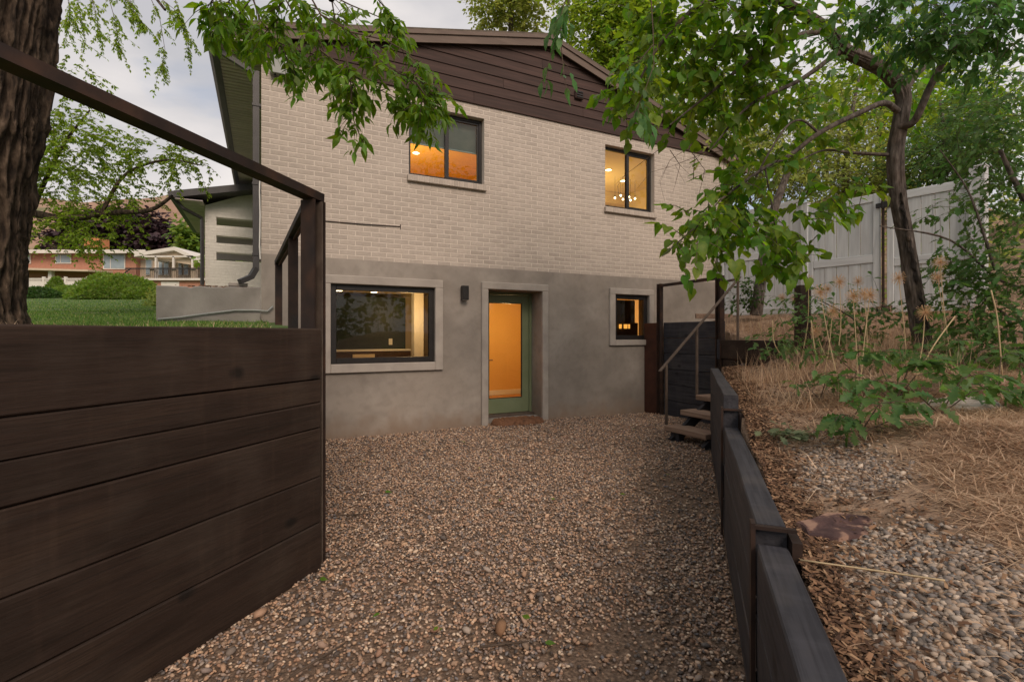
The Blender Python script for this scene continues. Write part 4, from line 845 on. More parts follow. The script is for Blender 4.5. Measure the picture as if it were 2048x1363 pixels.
def yard_pts(n, y0, y1):
    x = rng.uniform(-3.4, 4.2, n); y = rng.uniform(y0, y1, n); m = in_yard(x, y) & (np.abs(x) < 1.35 * y + .6); return x[m], y[m]
xs, ys, ss = [], [], []
for y0, y1, n, lo, hi in ((.9, 2.2, 24000, .010, .028), (2.2, 3.6, 32000, .011, .027), (3.6, 5.5, 36000, .013, .028), (5.5, 9.2, 42000, .015, .031)):
    x, y = yard_pts(n, y0, y1); xs.append(x); ys.append(y); ss.append(lo + (hi - lo) * rng.beta(1.6, 3.2, len(x)))
x, y, s = map(np.concatenate, (xs, ys, ss))
bare = (vnoise(x * 2.1, y * 1.4, 9) + .5 * vnoise(x * 7, y * 7, 3) > .38) & (WLX(y) - x < .75) & (y > 1.6) & (rng.uniform(0, 1, len(x)) < .72); x, y, s = x[~bare], y[~bare], s[~bare]
z = .018 * vnoise(x * 1.3, y * 1.3) + .008 * vnoise(x * 5, y * 5) - .008 + rng.uniform(0, .012, len(x)) * (1 + .6 * vnoise(x * 3, y * 3, 7))
tag(link('gravel', stones('gravel', np.stack([x, y, z], 1), s, M['gravel'])), 'mixed tan and grey crushed gravel covering the yard', kind='stuff')
# larger gravel pieces dotted about
x, y = yard_pts(700, .9, 5); tag(link('coarse_gravel', stones('coarse_gravel', np.stack([x, y, np.full(len(x), .008)], 1), rng.uniform(.028, .044, len(x)), M['gravel'])), kind='stuff')
# pale pebbles behind the low wall
n = 46000; y = rng.uniform(.55, 3.4, n); t_ = rng.beta(1.3, 2.2, n) * 1.15; x = WLX(y) + .17 + t_
keep = (vnoise(x * 2.6, y * 2.6, 4) + .9 - np.abs(t_ - .38) * 2.0 - np.clip(y - 2.2, 0, 3) * 1.1 - .25) > rng.uniform(0, 1.0, n); x, y = x[keep], y[keep]
tag(link('pebbles', stones('pebbles', np.stack([x, y, hill(x, y) + rng.uniform(-.010, .006, len(x))], 1), .008 + .022 * rng.beta(1.4, 2.4, len(x)), M['pebble'], jit=.2, flat=.6)), 'grey and tan river pebbles beside the low wall', kind='stuff')
# bark chips along the back of the low wall
n = 26000; y = rng.uniform(.6, 6.6, n); t_ = np.abs(np.where(rng.uniform(0, 1, n) < .72, rng.normal(0, .085, n), rng.normal(0, .5, n))) * (.6 + .13 * y); x = WLX(y) + .13 + t_; m = on_slope(x, y); x, y = x[m], y[m]
cv = np.array([(-.5, -.18, 0), (.5, -.12, .02), (.45, .15, 0), (-.4, .2, .04), (0, 0, .12)]); cf = np.array([(0, 1, 4), (1, 2, 4), (2, 3, 4), (3, 0, 4)])
v, f = inst(cv, cf, np.stack([x, y, hill(x, y) + rng.uniform(.0, .02, len(x))], 1), rand_rot(len(x), .6), rng.uniform(.008, .032, len(x)))
tag(link('bark_mulch', mesh_np('bark_mulch', v, f, M['mulch'])), 'brown bark chips and dead leaves behind the low wall', kind='stuff')
x, y = yard_pts(2200, 1.0, 8.5); v, f = inst(cv, cf, np.stack([x, y, np.full(len(x), .020)], 1), rand_rot(len(x), .4), rng.uniform(.008, .045, len(x)) * rng.uniform(.4, 1, len(x)))
tag(link('bark_crumbs', mesh_np('bark_crumbs', v, f, M['mulch'])), kind='stuff')
# straw: lying and standing dead grass
bt = np.array([(0, -.5, 0), (0, .5, 0), (.5, -.4, .10), (.5, .4, .10), (1, 0, 0)]); bf = np.array([(0, 2, 1), (1, 2, 3), (2, 4, 3)])
def straw(name, x, y, ln, tilt, mat=M['straw'], wid=.0032, label=None):
    n = len(x); a = rng.uniform(0, 2 * np.pi, n); b = tilt; ca, sa, cb, sb = np.cos(a), np.sin(a), np.cos(b), np.sin(b); z0 = np.zeros(n)
    Rm = np.stack([ca * cb, -sa, -ca * sb, sa * cb, ca, -sa * sb, sb, z0, cb], 1).reshape(-1, 3, 3)
    S = np.stack([ln, np.full(n, wid) * rng.uniform(.6, 1.5, n), ln * rng.uniform(-1, 1.6, n)], 1)
    v, f = inst(bt, bf, np.stack([x, y, hill(x, y) + .005], 1), Rm, S); o = link(name, mesh_np(name, v, f, mat)); return tag(o, label, kind='stuff')
def slope_pts(n, x0, x1, y0, y1):
    x = rng.uniform(x0, x1, n); y = rng.uniform(y0, y1, n); m = on_slope(x, y) & (x > WLX(y) + .25) & (x < 1.35 * y + .8); return x[m], y[m]
x, y = slope_pts(130000, .6, 7, .6, 8.5); k = (vnoise(x * 1.6, y * 1.6, 8) * .8 + vnoise(x * 5, y * 5, 2) * .3 + .28 + np.clip(x - WLX(y) - .9, -.9, .5) * .9 + np.clip(y - 3, 0, 1) * .25) > rng.uniform(0, 1, len(x)); x, y = x[k], y[k]
x2, y2 = slope_pts(170000, .8, 4.2, .6, 3.8); k = (vnoise(x2 * 2.4, y2 * 2.4, 6) * .8 - .05 + np.maximum(np.clip(x2 - WLX(y2) - .58, -.5, .5) * 2.0, -.35) + .10) > rng.uniform(0, 1, len(x2)); x = np.concatenate([x, x2[k]]); y = np.concatenate([y, y2[k]])
straw('dry_grass', x, y, rng.uniform(.03, .20, len(x)), rng.normal(.05, .14, len(x)), label='dead flattened grass over the slope')
x, y = slope_pts(30000, 1.9, 7, 3.4, 8.2); k = (vnoise(x * 2.2, y * 2.2, 3) + .15) > rng.uniform(0, .9, len(x)); x, y = x[k], y[k]
straw('standing_dry_grass', x, y, rng.uniform(.12, .42, len(x)), np.clip(rng.normal(.75, .4, len(x)), .1, 1.5), label='dead grass standing among the shrubs', wid=.0026)
# lawn blades
n = 60000; y = 1.7 + 15 * rng.beta(1.1, 2.0, n); x = rng.uniform(-1.1, -.3, n) * y * 1.0; m = on_lawn(x, y) & (x > -1.08 * y) & (x < -.62 * y + .3); x, y = x[m], y[m]; n = len(x)
a = rng.uniform(0, 2 * np.pi, n); b = rng.normal(1.2, .35, n); ca, sa, cb, sb = np.cos(a), np.sin(a), np.cos(b), np.sin(b); z0 = np.zeros(n)
Rm = np.stack([ca * cb, -sa, -ca * sb, sa * cb, ca, -sa * sb, sb, z0, cb], 1).reshape(-1, 3, 3)
v, f = inst(bt, bf, np.stack([x, y, lawn_z(x, y) - .005], 1), Rm, np.stack([rng.uniform(.02, .05, n), .004 + .0008 * y, np.full(n, .03)], 1)); tag(link('grass', mesh_np('grass', v, f, M['grass'])), 'mown green grass on the raised lawn', kind='stuff')
n = 26000; y = rng.uniform(.2, 8, n); x = -1.0 - rng.beta(1, 1.6, n) * 6 + .35 * (y - 3); m = on_lawn(x, y) & ~((x > -1.08 * y) & (x < -.62 * y + .3) & (y > 1.7)); x, y = x[m], y[m]; n = len(x)
a = rng.uniform(0, 2 * np.pi, n); b = rng.normal(1.2, .35, n); ca, sa, cb, sb = np.cos(a), np.sin(a), np.cos(b), np.sin(b); z0 = np.zeros(n)
Rm = np.stack([ca * cb, -sa, -ca * sb, sa * cb, ca, -sa * sb, sb, z0, cb], 1).reshape(-1, 3, 3)
v, f = inst(bt, bf, np.stack([x, y, lawn_z(x, y) - .005], 1), Rm, np.stack([rng.uniform(.02, .05, n), np.full(n, .007), np.full(n, .03)], 1)); tag(link('grass', mesh_np('grass', v, f, M['grass'])), 'mown green grass beside the big trunk', kind='stuff')
# dry strip at the lawn edge
n = 5000; y = rng.uniform(1.7, 5.5, n); x = -1.08 * y + rng.uniform(0, 1, n) * (.85 * y); m = on_lawn(x, y); x, y = x[m], y[m]
k = rng.uniform(0, 1, len(x)) < np.clip(1.2 - (y - 2) * .35, .1, 1); x, y = x[k], y[k]; n = len(x)
a = rng.uniform(0, 2 * np.pi, n); b = rng.normal(.3, .4, n); ca, sa, cb, sb = np.cos(a), np.sin(a), np.cos(b), np.sin(b); z0 = np.zeros(n)
Rm = np.stack([ca * cb, -sa, -ca * sb, sa * cb, ca, -sa * sb, sb, z0, cb], 1).reshape(-1, 3, 3)
v, f = inst(bt, bf, np.stack([x, y, lawn_z(x, y) + .004], 1), Rm, np.stack([rng.uniform(.03, .08, n), np.full(n, .004), np.full(n, .02)], 1)); tag(link('thatch', mesh_np('thatch', v, f, M['straw'])), 'yellowed thatch at the lawn edge', kind='stuff')

# ------------------------------------------------------------------ leaves and trees
def leaf_tpl(outline, fold=.25, droop=.18):
    """outline: (x, halfwidth) from base to tip"""
    n = len(outline); v = []
    for x, w in outline: xm = min(max(x, 0), 1); v += [(xm, 0, -droop * xm * xm), (x, w, fold * w - droop * x * x), (x, -w, fold * w - droop * x * x)]
    f = []
    for i in range(n - 1):
        a, b = 3 * i, 3 * i + 3
        f += [(a, b, b + 1), (a, b + 1, a + 1), (a, b + 2, b), (a, a + 2, b + 2)]
    return np.array(v), np.array(f)
T_ASH = leaf_tpl([(0, .01), (.14, .14), (.36, .235), (.62, .17), (.82, .07), (1, 0)])
T_HEART = leaf_tpl([(.0, .01), (-.12, .20), (.08, .42), (.36, .47), (.66, .28), (.88, .09), (1.02, 0)], .2, .22)
T_BOX = leaf_tpl([(0, .01), (.2, .17), (.42, .27), (.55, .20), (.68, .20), (.84, .08), (1, 0)], .2, .25)
T_OAK = leaf_tpl([(0, .015), (.14, .10), (.22, .06), (.36, .27), (.43, .12), (.58, .34), (.66, .16), (.80, .26), (.88, .12), (1, .03)], .15, .2)
T_SMALL = (np.array([(0, 0, 0), (.45, .26, .05), (1, 0, -.1), (.45, -.26, .05)]), np.array([(0, 2, 1), (0, 3, 2)]))
T_ROUND = (np.array([(0, 0, 0), (.3, .38, .06), (.75, .3, .0), (1, 0, -.1), (.75, -.3, 0), (.3, -.38, .06)]), np.array([(0, 2, 1), (0, 3, 2), (0, 4, 3), (0, 5, 4)]))
def unit(v): return v / np.maximum(np.linalg.norm(v, axis=-1, keepdims=True), 1e-9)
def frames(ax, up):
    ax = unit(ax); y = unit(np.cross(up, ax)); z = np.cross(ax, y); return np.stack([ax, y, z], -1)
class Fol:
    def __init__(s): s.P, s.A, s.U, s.S = [], [], [], []; s.tw = MB()
    def leaf(s, p, ax, size):
        s.P.append(tuple(p)); s.A.append(tuple(ax)); s.U.append((rnd.gauss(0, .45), rnd.gauss(0, .45) - .25, 1)); s.S.append(size)
    def twig(s, pts, size, gap, comp=0, rad=.003, droop=.35, start=.15, spread=.75, n=4):
        pts = [Vector(p) for p in pts]; L_ = sum((pts[i + 1] - pts[i]).length for i in range(len(pts) - 1))
        s.tw.tube(pts, [rad * (1 - .7 * i / (len(pts) - 1)) for i in range(len(pts))], n, cap=False)
        d = L_ * start; side = rnd.choice((-1, 1))
        while d <= L_:
            q = d
            for i in range(len(pts) - 1):
                l = (pts[i + 1] - pts[i]).length
                if q <= l or i == len(pts) - 2: p = pts[i].lerp(pts[i + 1], min(1, q / max(l, 1e-6))); t = (pts[i + 1] - pts[i]).normalized(); break
                q -= l
            sd = t.cross(Vector((0, 0, 1))); sd = sd.normalized() if sd.length > .1 else Vector((rnd.gauss(0, 1), rnd.gauss(0, 1), 0)).normalized()
            ax = t * .55 + sd * side * spread + Vector((rnd.gauss(0, .25), rnd.gauss(0, .25), -droop + rnd.gauss(0, .25)))
            ax.normalize(); z = size * rnd.uniform(.5, 1.22)
            if comp:
                c = p + ax * z * .55; s.leaf(c, ax, z); q2 = ax.cross(Vector((0, 0, 1)))
                q2 = q2.normalized() if q2.length > .05 else Vector((1, 0, 0))
                for k in range(1, comp + 1):
                    for sg in (-1, 1): s.leaf(p + ax * z * (.55 - .5 * (k - .6) / comp), ax * .5 + q2 * sg * .9 + Vector((0, 0, -.15)), z * rnd.uniform(.7, .95))
            else: s.leaf(p, ax, z)
            side = -side; d += gap * rnd.uniform(.6, 1.4)
        ax = (pts[-1] - pts[-2]).normalized(); s.leaf(pts[-1], ax + Vector((0, 0, -.2)), size)
    def spray(s, pts, nsub, sublen, size, gap, comp=0, rad=.005, droop=.35):
        """a branchlet with side twigs"""
        pts = [Vector(p) for p in pts]; s.tw.tube(pts, [rad * (1 - .6 * i / (len(pts) - 1)) for i in range(len(pts))], 5, cap=False); ref = pts
        for k in range(nsub):
            f = rnd.uniform(.1, 1) * (len(pts) - 1); i = min(int(f), len(pts) - 2); p = pts[i].lerp(pts[i + 1], f - i); t = (pts[i + 1] - pts[i]).normalized()
            d = (t * .7 + Vector((rnd.gauss(0, .6), rnd.gauss(0, .6), rnd.gauss(-droop * .5, .4)))).normalized(); l = sublen * rnd.uniform(.5, 1.1)
            a = p + d * l * .5; b = p + d * l + Vector((0, 0, -droop * l * .5)); s.twig([p, a, b], size, gap, comp, rad * .5, droop)
        s.twig(pts[-2:], size, gap, comp, rad * .5, droop, 0)
    def clump(s, c, r, ntw, tl, size, gap, comp=0, droop=.35, rad=.003, n=3, shell=0):
        c = Vector(c)
        for k in range(ntw):
            v = Vector((rnd.gauss(0, 1), rnd.gauss(0, 1), rnd.gauss(0, 1))).normalized() * (max(shell, rnd.random() ** .45))
            p = c + Vector((v.x * r[0], v.y * r[1], v.z * r[2])); d = (v * .5 + Vector((rnd.gauss(0, .6), rnd.gauss(0, .6), rnd.gauss(-droop * .4, .35)))).normalized(); l = tl * rnd.uniform(.6, 1.2)
            s.twig([p, p + d * l * .5, p + d * l + Vector((0, 0, -droop * l * .4))], size, gap, comp, rad, droop, 0, n=n)
    def build(s, root, tpl, mat, nparts=0, twigs=True, leafname='leaf'):
        P = np.array(s.P); S = np.array(s.S); Rm = frames(np.array(s.A), np.array(s.U)); base = np.array(root.location)
        rest = np.ones(len(P), bool); ZC = rng.uniform(-.6, 2.8, len(P)); WV = rng.uniform(.72, 1.08, len(P))
        if nparts:
            Y = np.maximum(P[:, 1], .2); X_ = 1024 + F * P[:, 0] / Y; Z_ = HZ - F * (P[:, 2] - EYE) / Y; px = S * F / Y
            ok = (P[:, 1] > .4) & (X_ > -10) & (X_ < 2058) & (Z_ > -10) & (Z_ < 1370) & (px > 9)
            sel = np.where(ok)[0]; sel = sel[np.argsort(-px[sel])][:nparts]; rest[sel] = False
            me = mesh_np(leafname, tpl[0], tpl[1], mat)
            for i in sel:
                o = link(leafname, me, root); m = Matrix(Rm[i].tolist()).to_4x4(); m = Matrix.Translation(Vector(P[i] - base)) @ m @ Matrix.Diagonal((S[i], S[i] * WV[i], S[i] * max(.2, ZC[i]), 1)); o.matrix_local = m
        if rest.any():
            v, f = inst(tpl[0], tpl[1], P[rest] - base, Rm[rest], np.stack([S[rest], S[rest] * WV[rest], S[rest] * ZC[rest]], 1)); tag(link('foliage', mesh_np('foliage', v, f, mat), root), kind='stuff')
        if twigs and s.tw.v:
            me = bpy.data.meshes.new('twigs'); me.from_pydata([tuple(Vector(q) - root.location) for q in s.tw.v], [], s.tw.f); me.materials.append(M['twig']); tag(link('twigs', me, root), kind='stuff')
def catmull(pts, n):
    pts = [Vector(p) for p in pts]; out = []; P = [pts[0] * 2 - pts[1]] + pts + [pts[-1] * 2 - pts[-2]]
    for i in range(1, len(P) - 2):
        for k in range(n):
            t = k / n; a, b, c, d = P[i - 1:i + 3]
            out.append(.5 * ((2 * b) + (c - a) * t + (2 * a - 5 * b + 4 * c - d) * t * t + (3 * b - a - 3 * c + d) * t ** 3))
    return out + [pts[-1]]
def trunk(root, pts, rads, mat, nseg=14, n=40, furrow=.02, freq=9, lump=.05, name='trunk', scar=None):
    """tapered, furrowed trunk mesh along a smooth path"""
    path = catmull(pts, nseg); rr = np.interp(np.linspace(0, len(rads) - 1, len(path)), range(len(rads)), rads)
    vs = []; prev = None; m = len(path); H = 0
    for i, p in enumerate(path):
        t = (path[min(i + 1, m - 1)] - path[max(i - 1, 0)]).normalized(); u = t.orthogonal().normalized() if prev is None else (prev - t * prev.dot(t)).normalized(); prev = u; w = t.cross(u)
        if i: H += (path[i] - path[i - 1]).length
        a = np.arange(n) * 2 * np.pi / n; ca, sa = np.cos(a), np.sin(a)
        wp = .7 * vnoise(ca * 2.5, sa * 2.5, H * 2.6)
        q = vnoise(ca * freq * .4 + wp, sa * freq * .4 + wp, H * (1.1 if freq < 12 else 2.6))
        rid = np.clip(1 - np.abs(q) * 2.6, -.3, 1) + (.35 * np.round(vnoise(ca * freq * .5 + 9, sa * freq * .5, H * 9) * 2) / 2 if freq > 12 else 0)
        r = rr[i] * (1 + lump * vnoise(ca * 1.2, sa * 1.2, H * 2.2)) + furrow * (rid - .4) * .6 + furrow * .25 * vnoise(ca * freq, sa * freq, H * 7)
        for k in range(n): vs.append(tuple(p + (u * ca[k] + w * sa[k]) * float(r[k]) - root.location))
    f = [[i * n + k, i * n + (k + 1) % n, (i + 1) * n + (k + 1) % n, (i + 1) * n + k] for i in range(m - 1) for k in range(n)]
    me = bpy.data.meshes.new(name); me.from_pydata(vs, [], f); me.materials.append(mat); me.polygons.foreach_set('use_smooth', [True] * len(f)); o = link(name, me, root); return path, rr
# big tree on the left with the branch hanging into view
t1 = thing('ash_tree', 'big tree with deeply furrowed trunk at the left edge, leafy branch hanging before the gable', 'tree', (-3.25, 2.95, 1.36))
trunk(t1, [(-3.25, 2.95, 1.30), (-3.265, 2.95, 1.55), (-3.24, 2.95, 2.1), (-3.12, 2.95, 2.9), (-3.03, 2.95, 3.6), (-2.95, 2.95, 4.6)], [.335, .29, .275, .27, .26, .22], M['bark'], 56, 260, .06, 24, .04)
trunk(t1, [(-2.96, 2.95, 4.3), (-2.2, 2.85, 4.75), (-1.5, 2.7, 4.3), (-1.0, 2.6, 3.45), (-.92, 2.55, 3.1)], [.12, .09, .06, .03, .014], M['bark2'], 8, 14, .004, 6, .05, 'limb')
trunk(t1, [(-2.95, 2.95, 4.5), (-3.1, 3.1, 5.4), (-3.3, 3.2, 6.4)], [.19, .13, .06], M['bark'], 6, 16, .01, 6, .05, 'limb')
fo = Fol()
SP = [[(590, -60), (641, 29), (697, 61), (770, 129), (832, 165), (866, 190)], [(688, 97), (700, 152), (707, 240), (726, 288)], [(560, -20), (600, 50), (640, 110), (672, 155)], [(500, -20), (520, 40), (560, 90), (580, 130)],
      [(470, -25), (455, 10), (440, 40)], [(620, -30), (700, 10), (760, 35), (790, 45)], [(700, 64), (770, 80), (815, 105), (838, 130)], [(770, 129), (800, 170), (806, 200), (794, 225)], [(475, -10), (490, 50), (505, 100)], [(620, 30), (650, 110), (690, 170)],
      [(740, -20), (765, 10), (785, 45)], [(430, -30), (425, 0), (415, 15)], [(660, -20), (670, 40), (720, 80)], [(540, 10), (560, 60), (610, 130)], [(832, 165), (850, 190), (842, 212)], [(500, 0), (470, 40), (500, 75)], [(560, -10), (620, 15), (680, 30)], [(640, 100), (690, 140), (740, 170), (780, 190)], [(780, 140), (830, 150), (870, 190)], [(600, -40), (560, 10), (540, 60)]]
for i, sp in enumerate(SP):
    Y = 2.45 + .45 * ((i * .37) % 1) if i > 1 else 2.55
    pts = [at(px, py, Y + .04 * k) for k, (px, py) in enumerate(sp)]; fo.spray(pts, 10 if i > 1 else 18, .17 if i != 1 else .12, .072, .05, 1, .005, .45)
for c, r in (((-3.2, 3.0, 6.6), 1.2), ((-2.0, 2.8, 5.4), .9), ((-3.6, 3.6, 5.6), 1.0)): fo.clump(c, (r, r, r * .6), 60, .35, .075, .06, 1)
fo.build(t1, T_ASH, M['leaf_ash'], 300)
# redbud with leaning trunk on the slope
RB = at(1846, 706, 4.9)
t2 = thing('redbud_tree', 'leaning scarred trunk on the slope with heart shaped leaves arching toward the house', 'tree', RB)
TR = [at(1858, 735, 4.9), at(1846, 690, 4.9), at(1826, 570, 4.9), at(1812, 480, 4.9), at(1797, 400, 4.9), at(1790, 310, 4.9), at(1800, 245, 4.88), at(1806, 190, 4.85), at(1780, 150, 4.8), at(1735, 122, 4.7), at(1685, 98, 4.6), at(1650, 55, 4.5), at(1560, 0, 4.4)]
trunk(t2, TR, [.094, .078, .070, .066, .066, .070, .065, .064, .068, .062, .055, .046, .035], M['bark2'], 12, 80, .010, 13, .05)
sc = MB(); sp_ = catmull([at(1802, 385, 4.825), at(1812, 440, 4.818), at(1824, 500, 4.818), at(1836, 560, 4.818), at(1848, 620, 4.818), at(1858, 660, 4.80)], 7)
for i, p in enumerate(sp_):
    w = .020 * (1 + .4 * math.sin(i * 1.9)) * min(1, i / 4, (len(sp_) - 1 - i) / 4 + .15)
    for q, dz in ((-1, .012), (-.35, -.004), (.35, -.004), (1, .012)): sc.v.append(tuple(p + Vector((w * q + .006 * math.sin(i * 2.7), dz + (.004 * math.sin(i * 5 + q)), 0)) - RB))
sc.add([], []); sc.f = [[i * 4 + k, i * 4 + k + 1, i * 4 + k + 5, i * 4 + k + 4] for i in range(len(sp_) - 1) for k in range(3)]; sc.mi = [0] * len(sc.f); sc.obj('scar', M['scar'], t2)
for pts, r0, r1 in (([at(1800, 255, 4.85), at(1830, 240, 4.75), at(1862, 170, 4.6), at(1900, 105, 4.4), at(1960, 55, 4.2), at(2010, 0, 4.0), at(2060, -70, 3.8)], .036, .016), ([at(1795, 222, 4.8), at(1768, 206, 4.7), at(1720, 225, 4.55), at(1640, 265, 4.4), at(1580, 310, 4.3), at(1530, 335, 4.2), at(1480, 370, 4.1), at(1440, 400, 4.0)], .030, .008),
                    ([at(1805, 185, 4.85), at(1835, 145, 4.9), at(1870, 120, 5)], .045, .02), ([at(1780, 310, 4.9), at(1700, 305, 4.8), at(1650, 300, 4.8), at(1600, 320, 4.7)], .018, .006), ([at(1640, 268, 4.4), at(1600, 240, 4.4), at(1560, 270, 4.3), at(1500, 390, 4.2), at(1540, 440, 4.2)], .012, .005),
                    ([at(1650, 60, 4.5), at(1540, 90, 4.4), at(1440, 170, 4.3), at(1340, 250, 4.3)], .03, .006), ([at(1685, 98, 4.6), at(1600, 160, 4.5), at(1500, 210, 4.4), at(1420, 300, 4.3)], .025, .006), ([at(1560, 0, 4.4), at(1420, 0, 4.4), at(1320, 90, 4.4), at(1260, 200, 4.4)], .03, .006),
                    ([at(1440, 400, 4.0), at(1400, 445, 3.95), at(1350, 490, 3.9), at(1325, 512, 3.9)], .007, .003), ([at(1530, 335, 4.2), at(1545, 420, 4.15), at(1555, 500, 4.1)], .008, .003)):
    trunk(t2, pts, [r0, (r0 + r1) / 2, r1], M['bark2'], 6, 9, .002, 6, .05, 'limb')
fo = Fol()
CL = [(1258, 190, 4.35, 50, 50, 24), (1330, 120, 4.5, 90, 75, 40), (1430, 90, 4.4, 110, 90, 46), (1540, 50, 4.3, 110, 65, 40), (1430, 215, 4.5, 100, 45, 30), (1520, 190, 4.9, 110, 70, 36), (1330, 30, 4.5, 90, 50, 30), (1600, 270, 5.0, 80, 50, 22), (1480, 365, 4.15, 95, 42, 27),
      (1425, 430, 4.0, 60, 38, 20), (1365, 485, 3.9, 34, 20, 7), (1520, 445, 4.2, 100, 46, 26), (1590, 475, 4.25, 50, 36, 14), (1640, 405, 4.35, 60, 36, 16), (1700, 388, 4.5, 44, 22, 8), (1555, 515, 4.15, 36, 20, 7), (1700, 150, 5.6, 80, 50, 14), (1740, 50, 5.5, 90, 40, 20), (1600, 150, 5.2, 70, 50, 26), (1850, 200, 6.2, 80, 70, 26), (1930, 150, 6.4, 80, 60, 26), (1640, 230, 6.0, 80, 50, 20), (1720, 230, 6.2, 60, 50, 14), (1380, 180, 5.0, 80, 60, 24), (1450, 150, 5.2, 90, 70, 26), (1300, 90, 5.0, 70, 60, 20), (1500, 290, 4.9, 90, 40, 16), (1400, 40, 5.0, 120, 60, 30), (1480, 20, 4.2, 120, 50, 34), (1440, 470, 4.0, 50, 26, 12), (1660, 0, 5.2, 90, 30, 18)]
for px, py, Y, rx, ry, nt in CL: fo.clump(at(px, py, Y), (rx * Y / F, .35, ry * Y / F), nt, .26, .096, .062, 0, .45, .0042, 4)
for k in range(10): fo.clump(at(1300 + 55 * k, -90 - 30 * (k % 3), 4.6), (.5, .6, .35), 14, .28, .10, .08)
for pts in ([(1330, 290), (1290, 320), (1250, 350), (1235, 372)], [(1380, 300), (1410, 340), (1395, 400)], [(1420, 290), (1370, 300), (1340, 320), (1320, 365)], [(1450, 300), (1400, 310), (1350, 330), (1300, 345)], [(1340, 300), (1360, 330), (1350, 370)]):
    p3 = [at(a, b, 4.6) for a, b in pts]; fo.tw.tube(p3, [.004, .003, .002, .0015][:len(p3)], 4, cap=False)
    for q in range(1, len(p3)): e = p3[q]; fo.tw.tube([e, e + Vector((rnd.uniform(-.12, .12), 0, rnd.uniform(-.2, -.02)))], [.0018, .001], 3, cap=False)
fo.build(t2, T_HEART, M['leaf_heart'], 300)
# overhanging tree at the upper right, and its low twigs close to the lens
t3 = thing('boxelder_tree', 'dark blue green toothed leaves overhanging the upper right corner', 'tree', (5.2, 3.2, 1.45))
trunk(t3, [(5.2, 3.2, 1.3), (5.1, 3.2, 2.4), (4.8, 3.1, 3.6), (4.2, 3.0, 4.3)], [.16, .13, .11, .08], M['bark2'], 8, 20, .008, 8, .06)
trunk(t3, [(4.2, 3.0, 4.3), (2.6, 2.6, 4.2), (1.4, 2.1, 3.6), (.5, 1.8, 3.0)], [.07, .045, .025, .008], M['bark2'], 6, 10, .003, 6, .05, 'limb')
fo = Fol()
for px, py, Y, rx, ry, nt in ((1715, 18, 3.3, 50, 26, 16), (1810, 40, 3.2, 50, 34, 20), (1880, 55, 3.1, 60, 45, 28), (1950, 50, 3.2, 80, 50, 30), (1850, 105, 3.3, 44, 26, 12), (2010, 90, 3.2, 50, 50, 20), (1668, 88, 3.3, 14, 14, 3), (2030, 20, 3.1, 50, 50, 20), (1760, 0, 3.2, 90, 22, 18), (1920, 5, 3.2, 90, 26, 22)):
    fo.clump(at(px, py, Y), (rx * Y / F, .3, ry * Y / F), nt, .2, .07, .055, 1, .4)
for c in ((3.6, 3, 4.6), (2.6, 2.7, 4.6), (4.6, 3.2, 4.8)): fo.clump(c, (.8, .7, .5), 36, .3, .075, .06, 1)
for sp, Y in (([(1150, -60), (1125, 20), (1106, 100), (1084, 165)], 1.75), ([(1122, 30), (1122, 90), (1128, 150), (1135, 185)], 1.75), ([(1150, -40), (1135, 10), (1112, 45)], 1.7), ([(1300, -40), (1306, 60), (1308, 130), (1290, 180), (1265, 235)], 1.6), ([(1306, 90), (1280, 120), (1255, 140)], 1.62), ([(1290, 180), (1275, 215), (1282, 250)], 1.6)):
    fo.spray([at(a, b, Y) for a, b in sp], 3, .055, .052, .04, 0, .0022, .8)
fo.build(t3, T_BOX, M['leaf_box'], 300)
# gambel oaks at the right edge
def oak(label, base, limbs, clumps, n=120, size=.075, mat='leaf_oak'):
    t = thing('oak_tree', label, 'tree', base, group='scrub oaks on the slope')
    for pts, r in limbs: trunk(t, pts, [r, r * .7, r * .35], M['bark2'], 6, 10, .004, 6, .06)
    f_ = Fol()
    for px, py, Y, rx, ry, nt in clumps: f_.clump(at(px, py, Y), (rx * Y / F, .4, ry * Y / F), int(nt * 1.8), .22, size * 1.1, .06, 0, .25, .0025, 3)
    f_.build(t, T_OAK, M[mat], n); return t
b0 = Vector((5.1, 4.75, float(hill(5.1, 4.75)) - .05))
oak('scrub oak crowding the right edge below the overhanging leaves', b0, [([b0, b0 + Vector((.0, .05, 1)), at(2000, 300, 4.8)], .05), ([b0 + Vector((0, 0, .6)), at(2000, 560, 4.7), at(1900, 480, 4.6), at(1760, 452, 4.5)], .016), ([at(1990, 540, 4.6), at(1955, 430, 4.6), at(1930, 370, 4.6), at(1880, 300, 4.6)], .012)],
    [(1985, 230, 5.2, 70, 60, 26), (2000, 320, 5.1, 60, 50, 26), (1965, 400, 5.0, 60, 40, 18), (2010, 460, 4.8, 50, 45, 22), (1940, 300, 5.3, 60, 40, 16), (2010, 390, 4.8, 40, 40, 18), (1935, 500, 4.6, 40, 30, 9), (2020, 160, 5.2, 50, 50, 16), (1890, 250, 5.4, 50, 60, 16), (2000, 560, 4.6, 60, 45, 26), (1900, 410, 4.8, 30, 24, 7), (2020, 250, 4.9, 50, 70, 34), (1950, 200, 5.6, 60, 50, 30), (2020, 520, 4.4, 40, 60, 26)], 200)
b1 = Vector((4.75, 4.7, float(hill(4.75, 4.7)) - .03))
oak('low bushy oak between the leaning trunk and the right edge', b1, [([b1, b1 + Vector((-.1, 0, .4)), at(1960, 600, 4.6)], .02)], [(1910, 590, 4.7, 50, 45, 20), (1960, 640, 4.5, 60, 45, 26), (2020, 650, 4.3, 50, 60, 26), (1890, 660, 4.6, 40, 30, 12), (1980, 700, 4.2, 60, 30, 20), (1900, 540, 4.8, 36, 30, 9)], 200)
b2 = Vector((3.95, 5.6, float(hill(3.95, 5.6)) - .03))
